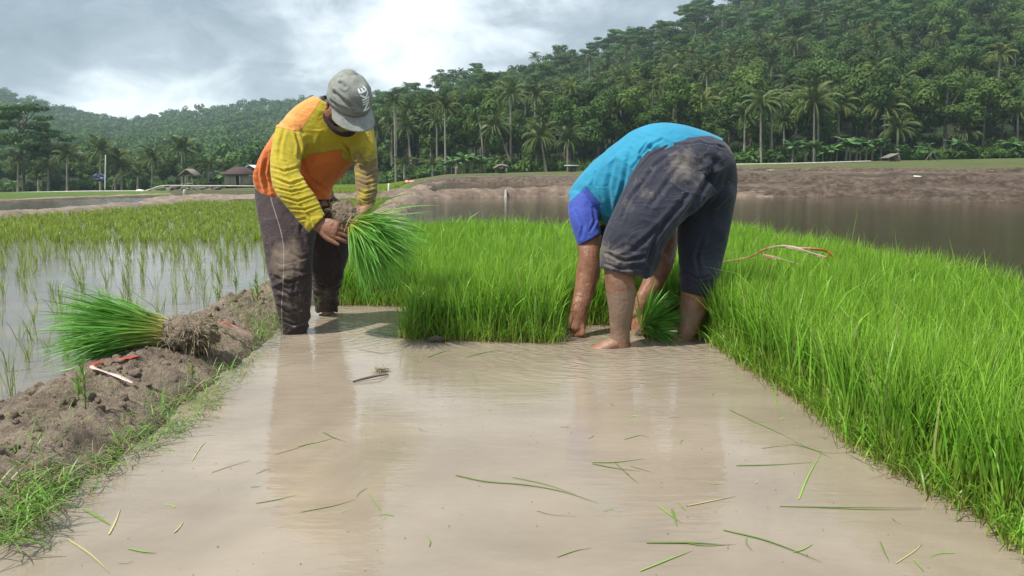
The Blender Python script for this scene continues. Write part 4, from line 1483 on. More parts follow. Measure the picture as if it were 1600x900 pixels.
def hand(w, fwd, nrm, side, L=0.185, curl=(0.5, 0.55, 0.6, 0.65), thumb=(0.7, 0.3), spread=0.06, thumb_up=0.0):
    """w wrist centre, fwd towards the knuckles, nrm back-of-hand normal, side = towards the thumb"""
    w, fwd, nrm = [np.array(q, float) for q in (w, fwd, nrm)]
    fwd /= np.linalg.norm(fwd)
    nrm -= fwd * np.dot(fwd, nrm); nrm /= np.linalg.norm(nrm)
    sd = np.cross(nrm, fwd) * side
    k = L / 0.185
    pcs = [tube([w - fwd * 0.02 * k, w + fwd * 0.02 * k, w + fwd * 0.055 * k, w + fwd * 0.092 * k],
                [(0.029 * k, 0.021 * k), (0.035 * k, 0.020 * k), (0.042 * k, 0.018 * k), (0.040 * k, 0.013 * k)], 18, 3, ref=sd)]
    tips = []
    ln = [(0.045, 0.026, 0.020), (0.049, 0.030, 0.021), (0.045, 0.028, 0.020), (0.036, 0.022, 0.018)]
    for i in range(4):
        off = (0.0315 - 0.021 * i) * k
        b = w + fwd * (0.086 - 0.004 * abs(i - 1)) * k + sd * off
        d0 = fwd + sd * (1.5 - i) * spread
        pts = [b - fwd * 0.03 * k, b]
        a = 0.0
        p = b.copy()
        cu = curl[i]
        for j in range(3):
            a += cu * (0.75, 1.0, 0.75)[j]
            d = d0 / np.linalg.norm(d0) * math.cos(a) - nrm * math.sin(a)
            p = p + d * ln[i][j] * k
            pts.append(p.copy())
        pcs.append(tube(pts, [0.0085 * k, 0.0098 * k, 0.0086 * k, 0.0080 * k, 0.0062 * k], 12, 3))
        tips.append((pts[-1], pts[-1] - pts[-2], nrm * math.cos(a) + fwd * math.sin(a)))
    # thumb leaves the side of the palm near its base
    b = w + fwd * 0.026 * k + sd * 0.026 * k
    d1 = sd * math.sin(thumb[0]) + fwd * math.cos(thumb[0]) - nrm * thumb_up
    d1 /= np.linalg.norm(d1)
    d2 = sd * math.sin(thumb[0] - thumb[1]) + fwd * math.cos(thumb[0] - thumb[1]) - nrm * (thumb_up + 0.15)
    d2 /= np.linalg.norm(d2)
    p1 = b + d1 * 0.042 * k; p2 = p1 + d2 * 0.034 * k; p3 = p2 + d2 * 0.024 * k
    pcs.append(tube([b - d1 * 0.012 * k, b + d1 * 0.012 * k, p1, p2, p3], [0.014 * k, 0.0145 * k, 0.0112 * k, 0.0100 * k, 0.0075 * k], 12, 3))
    tips.append((p3, d2, nrm))
    return pcs, tips


def nails(tips, parent):
    for (p, d, nn) in tips:
        d = d / np.linalg.norm(d); nn = nn - d * np.dot(nn, d); nn /= np.linalg.norm(nn) + 1e-9
        s = np.cross(d, nn)
        v, f = ellipsoid(p - d * 0.0015 + nn * 0.0048, [d * 0.0062, s * 0.0050, nn * 0.0020], 10, 6)
        link('nail', mesh_pl('nail', v, f, smooth=True), M['nail'], parent)


def head_pieces(c, fwd, up, k=1.0):
    fwd = np.array(fwd, float); fwd /= np.linalg.norm(fwd)
    up = np.array(up, float); up -= fwd * np.dot(fwd, up); up /= np.linalg.norm(up)
    rt = np.cross(fwd, up)
    c = np.array(c, float)
    at = lambda f, r, u: c + (fwd * f + rt * r + up * u) * k
    S = lambda f, r, u, a, b, d: ellipsoid(at(f, r, u), [fwd * a * k, rt * b * k, up * d * k], 20, 14)
    pcs = [S(-0.010, 0, 0.030, 0.093, 0.074, 0.082), S(0.030, 0, -0.022, 0.058, 0.060, 0.078), S(0.045, 0, -0.078, 0.042, 0.042, 0.030),
           S(0.078, 0, 0.028, 0.018, 0.052, 0.014), S(0.066, 0.036, -0.018, 0.022, 0.022, 0.024), S(0.066, -0.036, -0.018, 0.022, 0.022, 0.024)]
    pcs.append(tube([at(0.083, 0, 0.022), at(0.098, 0, -0.004), at(0.108, 0, -0.022), at(0.088, 0, -0.034)], [0.009 * k, 0.011 * k, 0.015 * k, 0.010 * k], 12, 3))
    pcs.append(S(0.090, 0.012, -0.026, 0.011, 0.008, 0.008)); pcs.append(S(0.090, -0.012, -0.026, 0.011, 0.008, 0.008))
    pcs.append(S(0.087, 0, -0.050, 0.010, 0.024, 0.007)); pcs.append(S(0.085, 0, -0.061, 0.010, 0.021, 0.008))
    for sg in (1, -1):
        e = at(-0.012, sg * 0.086, -0.016)
        o = (rt * sg * 0.9 - fwd * 0.35); o /= np.linalg.norm(o)
        fw = fwd - o * np.dot(fwd, o); fw /= np.linalg.norm(fw)
        ring = []
        for i in range(9):
            a = math.radians(-60 + i * 38)
            ring.append(e + (up * (0.028 * math.cos(a)) - fw * (0.015 * math.sin(a))) * k + o * 0.010 * k)
        pcs.append(tube(ring, [0.0048 * k] * 9, 8, 2))
        pcs.append(ellipsoid(e + o * 0.003 * k, [fw * 0.014 * k, up * 0.028 * k, o * 0.008 * k], 14, 8))
        pcs.append(ellipsoid(e - up * 0.026 * k + o * 0.008 * k, [fw * 0.009 * k, up * 0.010 * k, o * 0.006 * k], 12, 8))
    eyes = [at(0.078, 0.031, 0.008), at(0.078, -0.031, 0.008)]
    return pcs, eyes, (fwd, up, rt, at)


def P3(*a):
    return P(*a)


def mudfn(spots, base=0.0):
    def f(co):
        r = np.full(len(co), base, float)
        for (p, rad, amt) in spots:
            d = np.linalg.norm(co - np.asarray(p), axis=1)
            r = np.maximum(r, amt * np.clip(1 - d / rad, 0, 1) ** 0.7)
        return r
    return f


def creases(lines, side=1):
    """hand placed folds: (points, depth, width); each runs over the side of the garment that faces the water channel"""
    L = [([P(u, v, Y) for (u, v, Y) in pts], dp, wd) for pts, dp, wd in lines]

    def f(co, no):
        out = np.zeros(len(co))
        vd = co - np.array([0, 0, CH]); vd /= np.linalg.norm(vd, axis=1)[:, None]
        face = np.clip(-np.sum(no * vd, axis=1) * 2.5, 0, 1)
        for pts, dp, wd in L:
            best = np.full(len(co), 9.0)
            tt = np.zeros(len(co))
            m = len(pts) - 1
            for i in range(m):
                w0 = np.mean(pts, axis=0) - np.array([0, 0, CH]); w0 /= np.linalg.norm(w0)
                pr = lambda q: q - np.outer(q @ w0, w0) if q.ndim > 1 else q - w0 * (q @ w0)
                d, t = seg_dist(pr(co), pr(pts[i]), pr(pts[i + 1]))
                k = d < best
                tt = np.where(k, (i + t) / m, tt); best = np.minimum(best, d)
            taper = np.sin(np.pi * np.clip(tt * .9 + .05, 0, 1)) ** .6
            out += face * taper * dp * (-np.exp(-(best / wd) ** 2) + 0.75 * np.exp(-((best - 1.9 * wd) / (1.1 * wd)) ** 2))
        return out
    return f


def both(*fs):
    return lambda co, no: sum(f(co, no) for f in fs)


def fold_disp(specs, fine=0.0015):
    """specs: (a, b, reach, freq, amp): creases that run round the segment a-b"""
    def f(co, no):
        d = (fbm(co * 26, 3) - 0.5) * fine * 2
        for (a, b, reach, freq, amp) in specs:
            a_, b_ = np.asarray(a, float), np.asarray(b, float)
            ax = (b_ - a_) / np.linalg.norm(b_ - a_)
            dist, t = seg_dist(co, a_, b_)
            wgt = np.clip(1 - dist / reach, 0, 1) ** 0.5
            s = (co - a_) @ ax
            w1 = vnoise(co * 7 + 3) * 2.6 + vnoise(co * 15) * 1.0
            wave = np.sin(s * freq + w1 * 2.4)
            wave = 1 - np.abs(wave) ** 0.8 * 1.0
            msk = np.clip(vnoise(co * 9 + 31) * 2.4 - 0.5, 0, 1)
            d += amp * wgt * wave * msk
        return d
    return f


# =============================================== farmer in yellow and orange
if True:
    YP, YN = 4.40, 4.16
    # joints
    rs, ls = P(462, 206, 4.20), P(566, 214, 4.30)
    rel, lel = P(441, 288, 4.02), P(574, 272, 4.22)
    rwr, lwr = P(496, 350, 3.93), P(574, 322, 4.04)
    man = empty('person', (float(P(455, 330, 4.4)[0]), 4.4, 0.0))
    tag(man, 'farmer in grey cap and muddy yellow and orange jersey holding a seedling bundle', 'person')

    def put(o):
        o.parent = man
        o.location = tuple(-Vector(man.location))
        return o

    torso = [(400, 322, 524, 322, 4.36, 4.50, .115), (398, 300, 522, 300, 4.36, 4.50, .125), (396, 270, 536, 275, 4.34, 4.45, .135), (408, 240, 556, 250, 4.30, 4.38, .14),
             (428, 208, 574, 226, 4.24, 4.32, .13), (452, 184, 576, 208, 4.22, 4.28, .11), (478, 168, 560, 196, 4.20, 4.24, .09)]
    inner = [(a + 8, b, c - 8, d, e, f, g * .85) for a, b, c, d, e, f, g in torso]
    hc = P(541, 163, 4.06)
    hp, eyes, (hf, hu, hr, hat) = head_pieces(hc, (0.36, -0.44, -0.82), (0.28, -0.62, 0.75), 1.0)
    neck = tube([P(505, 200, 4.24), P(518, 183, 4.18), hc + hu * -0.03 * 1 - hf * 0.02], [0.062, 0.056, 0.056], 16, 3)
    rh, rt_ = hand(rwr, P(548, 366, 3.90) - rwr, np.array([-0.25, -0.95, 0.30]), -1, 0.212, (0.30, 0.34, 0.38, 0.44), (0.55, 0.35), 0.05)
    lh, lt_ = hand(lwr, P(548, 341, 3.97) - lwr, np.array([0.30, -0.10, 0.95]), -1, 0.18, (0.45, 0.5, 0.55, 0.6), (0.35, 0.2), 0.05)
    body = inner_p = [loft(inner, 26, 4), neck] + hp
    body += [tube([rs, (rs + rel) / 2, rel], [0.050, 0.046, 0.038], 14, 4), tube([rel, rel * .6 + rwr * .4, rwr], [0.040, 0.038, 0.025], 14, 4)] + rh
    body += [tube([ls, (ls + lel) / 2, lel], [0.048, 0.045, 0.037], 14, 4), tube([lel, lel * .6 + lwr * .4, lwr], [0.038, 0.037, 0.024], 14, 4)] + lh
    rhip, lhip = P(445, 325, 4.36), P(500, 325, 4.58)
    rkn, lkn = P(452, 425, 4.20), P(516, 420, 4.62)
    ran, lan = P(461, 522, 4.19), P(512, 489, 4.73)
    for h_, k_, a_, fd in ((rhip, rkn, ran, (0.85, -0.35)), (lhip, lkn, lan, (0.95, -0.10))):
        body += [tube([h_, (h_ + k_) / 2, k_], [0.085, 0.074, 0.052], 16, 4), tube([k_, k_ * .6 + a_ * .4, a_ + np.array([0, 0, -.02])], [0.052, 0.052, 0.036], 16, 4)]
        an2 = a_ + np.array([0, 0, -0.04])
        f2 = np.array([fd[0], fd[1], 0])
        body += [tube([an2 - f2 * 0.05, an2 + f2 * 0.03 + np.array([0, 0, 0.0]), an2 + f2 * 0.13 + np.array([0, 0, -0.03]), an2 + f2 * 0.18 + np.array([0, 0, -0.04])], [0.035, 0.042, 0.036, 0.022], 14, 3)]
    bo = put(solid('body', body, 0.0036, 2, M['skin'], attrs={'mud': mudfn([(P(520, 360, 3.9), 0.14, 0.42), (P(560, 335, 4.0), 0.10, 0.35), (lan, 0.2, 1.0)])}))
    for e in eyes:
        v, f = ellipsoid(e, np.eye(3) * 0.012, 12, 8)
        put(link('eye', mesh_pl('eye', v, f, smooth=True), M['eye']))
    for tp in (rt_[4], lt_[4]):
        p, d, nn = tp
        d = d / np.linalg.norm(d); nn = nn - d * np.dot(nn, d); nn /= np.linalg.norm(nn)
        v, f = ellipsoid(p - d * 0.002 + nn * 0.0058, [d * 0.0065, np.cross(d, nn) * 0.0055, nn * 0.002], 10, 6)
        put(link('nail', mesh_pl('nail', v, f, smooth=True), M['nail']))
    # hair showing behind the ear
    hv, hf_ = [], []
    pc = [ellipsoid(hat(-0.018, 0, 0.034), [hf * 0.092, hr * 0.080, hu * 0.078], 20, 14), ellipsoid(hat(-0.05, 0, 0.0), [hf * 0.055, hr * 0.076, hu * 0.055], 20, 14)]
    put(solid('hair', pc, 0.005, 1, M['hair'], disp=lambda co, no: (fbm(co * 120, 2) - 0.5) * 0.006))
    # jersey
    sl_r = [(432, 196, 482, 214, 4.17, 4.17, .068), (426, 222, 474, 236, 4.11, 4.11, .066), (423, 255, 469, 258, 4.05, 4.05, .064), (425, 284, 470, 272, 4.01, 4.01, .062),
            (434, 306, 482, 292, 3.98, 3.98, .060), (450, 326, 494, 310, 3.96, 3.96, .054), (468, 347, 501, 322, 3.945, 3.945, .046), (483, 363, 508, 336, 3.93, 3.93, .040)]
    sl_l = [(540, 206, 583, 196, 4.27, 4.29, .068), (546, 228, 587, 224, 4.24, 4.24, .064), (552, 254, 590, 254, 4.20, 4.20, .058), (555, 280, 590, 280, 4.13, 4.13, .052),
            (557, 300, 588, 304, 4.08, 4.08, .047), (559, 318, 582, 327, 4.05, 4.05, .040)]
    t2 = [(400, 300, 520, 304, 4.36, 4.50, .150)] + [(396, 286, 520, 292, 4.36, 4.50, .155)] + torso[2:5] + [(449, 178, 576, 208, 4.22, 4.28, .115), (470, 160, 572, 204, 4.21, 4.25, .095), (490, 150, 562, 196, 4.20, 4.22, .075)]
    hem = [(408, 308, 520, 316, 4.34, 4.49, .150)]
    pcs = [loft([(404, 306, 518, 312, 4.36, 4.50, .150)] + t2[1:], 30, 5, cap0=-0.03, cap1=0.01), loft(sl_r, 22, 5, cap0=0.03, cap1=-0.025), loft(sl_l, 22, 5, cap0=0.03, cap1=-0.025)]
    pcs += [ellipsoid(P(462, 203, 4.20), np.eye(3) * 0.082, 18, 12), ellipsoid(P(564, 208, 4.28), np.eye(3) * 0.074, 18, 12)]
    # yellow parts: sleeves and the front yoke
    sR = plane_sd(P(432, 198, 4.1), P(470, 206, 4.1), P(434, 200, 4.4), P(440, 260, 4.1))
    yk = plane_sd(P(498, 160, 4.1), P(468, 206, 4.1), P(500, 162, 4.4), P(530, 215, 4.1))
    ch = plane_sd(P(478, 241, 4.1), P(562, 228, 4.1), P(478, 244, 4.4), P(520, 200, 4.1))

    def yellow(co):
        dr1, _a = seg_dist(co, rs, rel); dr2, _b = seg_dist(co, rel, rwr)
        dl1, _a = seg_dist(co, ls, lel); dl2, _b = seg_dist(co, lel, lwr)
        ax0, ax1 = P(455, 320, 4.43), P(520, 200, 4.26)
        dt, _c = seg_dist(co, ax0, ax1)
        armr = np.maximum(np.minimum(np.minimum(0.112 - dr1, dt * 0.80 - dr1), sR(co) * 1.0), 0.118 - dr2)
        arml = np.maximum(np.minimum(0.125 - dl1, dt * 0.98 - dl1), 0.12 - dl2)
        front = np.minimum(np.minimum(yk(co), ch(co)), 4.32 - co[:, 1])
        return np.maximum(np.maximum(armr, arml), front)
    fd = fold_disp([(P(430, 262, 4.1), P(495, 350, 3.95), 0.10, 40, 0.007), (P(575, 240, 4.2), P(574, 325, 4.05), 0.09, 50, 0.007),
                    (P(440, 215, 4.2), P(470, 300, 4.3), 0.13, 30, 0.009), (P(520, 205, 4.2), P(470, 300, 4.3), 0.18, 22, 0.012)])
    fd = both(fd, creases([([(424, 262, 4), (445, 268, 4), (466, 262, 4)], .007, .006), ([(426, 278, 4), (452, 288, 4), (474, 282, 4)], .009, .006), ([(430, 294, 4), (455, 300, 4), (482, 294, 4)], .008, .005),
                           ([(440, 308, 4), (465, 315, 4), (492, 306, 4)], .007, .005), ([(452, 326, 4), (476, 328, 4), (500, 320, 4)], .006, .005), ([(462, 206, 4.1), (468, 228, 4.1), (466, 248, 4.1)], .010, .007),
                           ([(455, 345, 4), (478, 342, 4)], .005, .005), ([(432, 240, 4), (446, 275, 4), (470, 296, 4)], .006, .009), ([(470, 322, 4), (484, 340, 4), (488, 356, 4)], .006, .006), ([(445, 200, 4.1), (438, 225, 4.1), (436, 250, 4.1)], .006, .008), ([(500, 215, 4.1), (496, 240, 4.1), (478, 262, 4.1)], .007, .009),
                           ([(470, 245, 4.2), (482, 275, 4.2), (512, 300, 4.2)], .011, .010), ([(468, 262, 4.2), (485, 292, 4.2), (505, 312, 4.2)], .010, .009), ([(545, 258, 4.2), (528, 285, 4.2), (508, 300, 4.2)], .009, .009),
                           ([(405, 250, 4.2), (402, 275, 4.2), (408, 298, 4.2)], .008, .010), ([(418, 240, 4.2), (412, 270, 4.2), (420, 300, 4.2)], .008, .009), ([(556, 252, 4.1), (572, 258, 4.1), (588, 252, 4.1)], .008, .006),
                           ([(556, 268, 4.1), (572, 275, 4.1), (589, 268, 4.1)], .008, .006), ([(557, 283, 4.1), (572, 289, 4.1), (589, 284, 4.1)], .008, .005), ([(558, 297, 4.1), (570, 303, 4.1), (587, 298, 4.1)], .008, .005),
                           ([(560, 310, 4.1), (572, 314, 4.1), (584, 310, 4.1)], .006, .004), ([(530, 215, 4.1), (548, 235, 4.1), (556, 250, 4.1)], .008, .008)]))
    put(solid('jersey', pcs, 0.0055, 2, M['jersey'], disp=fd, attrs={
        'yellow': yellow, 'inside': lambda co: 0.078 - np.linalg.norm(co - (np.mean(np.array([P(503, 166, 4.165), P(530, 208, 4.11), P(556, 192, 4.18), P(525, 154, 4.28)]), axis=0) + np.array([.012, -.02, .012])), axis=1),
        'sunlit': lambda co: np.clip((co[:, 2] - P(440, 235, 4.2)[2]) / 0.12, 0, 1),  # grows with height: sun on the shoulders painted as paler orange
        'mud': mudfn([(P(578, 285, 4.15), 0.28, 1.15), (P(566, 240, 4.2), 0.19, 0.62), (P(500, 270, 4.25), 0.13, 0.22), (P(515, 300, 4.3), 0.10, 0.3)])}))
    # cuff of the left sleeve turned up, collar
    ncen = P(516, 192, 4.19)
    nax = (hc - P(500, 205, 4.25)); nax /= np.linalg.norm(nax)
    a1 = np.cross(nax, (0, 1, 0)); a1 /= np.linalg.norm(a1); a2 = np.cross(nax, a1)
    cp = []
    for i in range(19):
        a = 2 * math.pi * i / 18
        cp.append(ncen + a1 * 0.074 * math.cos(a) + a2 * 0.074 * math.sin(a) - nax * (0.02 if True else 0))
    cp = [P(505, 152, 4.20), P(503, 166, 4.165), P(507, 181, 4.135), P(515, 194, 4.12), P(526, 205, 4.11), P(540, 210, 4.11), P(552, 206, 4.13), P(558, 192, 4.18), P(552, 172, 4.26), P(525, 154, 4.28), P(505, 152, 4.20)]
    put(solid('collar', [tube(cp, [(0.017, 0.008)] * len(cp), 12, 4, ref=tuple(nax))], 0.003, 1, M['collar']))
    # trousers
    legR = [(402, 282, 515, 288, 4.38, 4.46, .12), (398, 296, 512, 300, 4.38, 4.46, .125), (399, 316, 502, 320, 4.35, 4.42, .125), (405, 350, 497, 352, 4.28, 4.34, .118), (412, 385, 490, 390, 4.22, 4.24, .100), (419, 420, 488, 424, 4.18, 4.19, .086),
            (426, 455, 487, 458, 4.17, 4.18, .078), (433, 488, 484, 490, 4.18, 4.19, .068), (438, 512, 480, 513, 4.19, 4.19, .058), (441, 534, 477, 534, 4.19, 4.19, .050)]
    legL = [(440, 285, 518, 290, 4.52, 4.48, .10), (450, 300, 521, 306, 4.54, 4.50, .11), (470, 325, 542, 325, 4.58, 4.56, .118), (478, 355, 549, 360, 4.58, 4.58, .11), (482, 388, 546, 394, 4.60, 4.60, .095), (485, 420, 537, 424, 4.62, 4.62, .082),
            (488, 448, 530, 450, 4.66, 4.66, .072), (490, 470, 528, 472, 4.70, 4.70, .062), (496, 488, 528, 486, 4.72, 4.72, .05)]
    pip = [P(421, 296, 4.22), P(424, 312, 4.18), P(431, 335, 4.16), P(438, 358, 4.12), P(443, 385, 4.09), P(443, 420, 4.07), P(442, 450, 4.07), P(440, 480, 4.09), P(441, 522, 4.12)]
    pip = catmull(np.array(pip), 4)

    def piping(co):
        d = np.full(len(co), 9.0)
        vdir = pip.mean(0) - np.array([0, 0, CH]); vdir /= np.linalg.norm(vdir)
        for a, b in zip(pip[:-1], pip[1:]):
            # distance measured across the cloth, near side of the leg only
            aa, bb = a - vdir * np.dot(a, vdir), b - vdir * np.dot(b, vdir)
            cc = co - np.outer(co @ vdir, vdir)
            dd_, _t = seg_dist(cc, aa, bb)
            pv = np.cross(bb - aa, vdir)
            d = np.where(dd_ < np.abs(d), dd_ * np.sign((cc - aa) @ pv), d)
        return np.where(co[:, 1] < 4.30, d, 9.0)
    zk = lambda co: np.clip(1 - co[:, 2] / 0.30, 0, 1)
    fdt = fold_disp([(rkn + np.array([0, 0, .1]), ran, 0.12, 36, 0.016), (lkn, lan, 0.11, 48, 0.015), (rhip, rkn, 0.14, 18, 0.012), (lhip, lkn, 0.14, 24, 0.012)])
    fdt = both(fdt, lambda co, no, f=creases([([(455, 395, 4.1), (470, 405, 4.1), (486, 398, 4.1)], .008, .008), ([(425, 430, 4.1), (450, 442, 4.1), (484, 432, 4.1)], .011, .008), ([(430, 450, 4.1), (455, 462, 4.1), (484, 455, 4.1)], .010, .008),
                             ([(434, 478, 4.1), (450, 488, 4.1), (482, 478, 4.1)], .009, .007), ([(438, 500, 4.1), (460, 508, 4.1), (482, 500, 4.1)], .010, .006), ([(462, 430, 4.1), (456, 470, 4.1), (466, 510, 4.1)], .008, .008),
                             ([(480, 330, 4.2), (470, 360, 4.2), (478, 385, 4.2)], .008, .010), ([(405, 330, 4.2), (418, 365, 4.2), (420, 400, 4.2)], .007, .010), ([(500, 345, 4.5), (520, 380, 4.5), (530, 410, 4.5)], .010, .010),
                             ([(490, 440, 4.6), (510, 448, 4.6), (530, 438, 4.6)], .010, .007), ([(490, 460, 4.6), (508, 468, 4.6), (528, 458, 4.6)], .010, .006)]): f(co, no) * 0.6)
    put(solid('trousers', [loft(legR, 26, 5, 0.0, 0.0), loft(legL, 26, 5, 0.0, -0.02)], 0.0055, 3, M['trousers'], disp=fdt, attrs={
        'mud': mudfn([(P(447, 402, 4.08), 0.17, 1.3), (P(420, 330, 4.2), 0.10, 0.35), (P(452, 470, 4.1), 0.18, 0.60), (P(505, 460, 4.6), 0.16, 0.7), (P(470, 350, 4.15), 0.12, 0.45), (P(430, 380, 4.1), 0.12, 0.5)], 0.12),
        'piping': piping, 'wet': zk}))
    # cap: crown, brim, lettering
    cc = hat(0.004, -0.004, 0.060)
    cf = hf * 0.86 + hu * 0.10; cf /= np.linalg.norm(cf)
    cu_ = hu - cf * np.dot(hu, cf); cu_ /= np.linalg.norm(cu_)
    cr_ = np.cross(cf, cu_)
    RF, RR, RU = 0.126, 0.108, 0.118

    def crown_pt(a, e, k=1.0):
        """a: angle round from the front towards his right; e: height 0..1"""
        ce = math.cos(e * math.pi / 2) ** 0.75; se = math.sin(e * math.pi / 2) ** 0.9
        return cc + (cf * RF * math.cos(a) * ce + cr_ * RR * math.sin(a) * ce + cu_ * RU * se) * k

    NA, NE = 96, 40
    V = []; fr_ = []
    for j in range(NE):
        e = j / NE
        for i in range(NA):
            a = 2 * math.pi * i / NA
            p = crown_pt(a, e)
            V.append(p - cu_ * 0.0 if j else p - cu_ * 0.012)
            fr_.append((0.62 - abs(((a + math.pi) % (2 * math.pi)) - math.pi)) * 0.1)
    V.append(crown_pt(0, 1.0)); fr_.append(-0.05)
    V = np.array(V)
    nn_ = V - cc; nn_ /= np.linalg.norm(nn_, axis=1)[:, None]
    loc = np.stack([(V - cc) @ cf, (V - cc) @ cr_, (V - cc) @ cu_], 1)
    dent = (np.abs(fbm(loc * 11 + 2, 2) - 0.5)) * 0.040 + (fbm(loc * 30, 2) - 0.5) * 0.003
    # creases across the right front panel
    lu = loc / np.linalg.norm(loc, axis=1)[:, None] * 0.11
    for (f0, r0, u0, f1, r1, u1, dp, wd) in ((0.02, 0.085, 0.055, 0.095, 0.035, 0.045, 0.012, 0.010), (0.0, 0.06, 0.095, 0.03, 0.05, 0.10, 0.010, 0.010),
                                             (0.03, 0.095, 0.015, 0.115, 0.0, 0.012, 0.010, 0.009), (0.05, 0.085, 0.02, 0.11, 0.02, 0.03, 0.008, 0.007)):
        q0, q1 = np.array([f0, r0, u0]), np.array([f1, r1, u1])
        q0 = q0 / np.linalg.norm(q0) * 0.11; q1 = q1 / np.linalg.norm(q1) * 0.11
        qm = (q0 + q1) / 2; qm = qm / np.linalg.norm(qm) * 0.11
        d = np.minimum(seg_dist(lu, q0, qm)[0], seg_dist(lu, qm, q1)[0])
        dent = dent - dp * np.exp(-(d / (wd * .7)) ** 2) + 0.45 * dp * np.exp(-((d - 1.6 * wd) / (wd * .8)) ** 2)
    V = V + nn_ * dent[:, None]
    F = []
    for j in range(NE - 1):
        for i in range(NA):
            i2 = (i + 1) % NA
            F.append((j * NA + i, (j + 1) * NA + i, (j + 1) * NA + i2, j * NA + i2))
    for i in range(NA):
        F.append(((NE - 1) * NA + i, NE * NA, (NE - 1) * NA + (i + 1) % NA))
    me = mesh_pl('cap', V, F, smooth=True, attrs={'front': fr_})
    capo = put(link('cap', me, M['cap']))
    md = capo.modifiers.new('t', 'SOLIDIFY'); md.thickness = 0.003; md.offset = -1
    # brim
    V, F = [], []
    NB, NR = 34, 12
    for j in range(NR):
        t = j / (NR - 1)
        for i in range(NB):
            a = math.radians(-74 + 148 * i / (NB - 1))
            c0 = crown_pt(a, 0.0) - cu_ * 0.010
            reach = 0.092 * math.cos(a * 0.92) ** 0.55
            dirf = cf * 1.0 + cr_ * math.sin(a) * 0.12
            lat = math.sin(a)
            p = c0 + dirf * reach * t - cu_ * (0.012 * t + 0.034 * lat * lat * t ** 0.7) + nn_[0] * 0
            V.append(p)
    for j in range(NR - 1):
        for i in range(NB - 1):
            F.append((j * NB + i, j * NB + i + 1, (j + 1) * NB + i + 1, (j + 1) * NB + i))
    bm_ = mesh_pl('brim', np.array(V), F, smooth=True, attrs={'front': [-1.0] * len(V)})
    brim = link('brim', bm_, M['cap'], capo)
    md = brim.modifiers.new('t', 'SOLIDIFY'); md.thickness = 0.004; md.offset = 0
    # lettering wrapped on the crown
    fc = bpy.data.curves.new('lettering', 'FONT'); fc.body = 'NIKE'; fc.size = 1.0; fc.align_x = 'CENTER'; fc.align_y = 'CENTER'; fc.extrude = 0.0; fc.offset = 0.03
    fo = bpy.data.objects.new('lettering', fc); COL.objects.link(fo)
    dg = bpy.context.evaluated_depsgraph_get()
    lm = bpy.data.meshes.new_from_object(fo.evaluated_get(dg))
    bpy.data.objects.remove(fo)
    bm = bmesh.new(); bm.from_mesh(lm)
    bmesh.ops.triangulate(bm, faces=bm.faces)
    bmesh.ops.subdivide_edges(bm, edges=[e for e in bm.edges if e.calc_length() > 0.12], cuts=3, use_grid_fill=True)
    bm.to_mesh(lm); bm.free()
    LT = dict(a0=-0.42, e0=0.44, sw=0.30, sh=0.52)
    for vtx in lm.vertices:
        x, y = vtx.co.x, vtx.co.y                      # x along the word, y up
        # the word runs round the front panel
        e = LT['e0'] + x * LT['sw']
        a = LT['a0'] + y * LT['sh'] / max(0.5, math.cos(e * math.pi / 2))
        p = crown_pt(a, e)
        nrm_ = p - cc; nrm_ /= np.linalg.norm(nrm_)
        lc = np.array([[(p - cc) @ cf, (p - cc) @ cr_, (p - cc) @ cu_]])
        dn = float((np.abs(fbm(lc * 11 + 2, 2) - 0.5) * 0.040 + (fbm(lc * 30, 2) - 0.5) * 0.003)[0])
        vtx.co = Vector(p + nrm_ * (dn + 0.004))
    lm.name = 'lettering'
    link('lettering', lm, M['print'], capo)

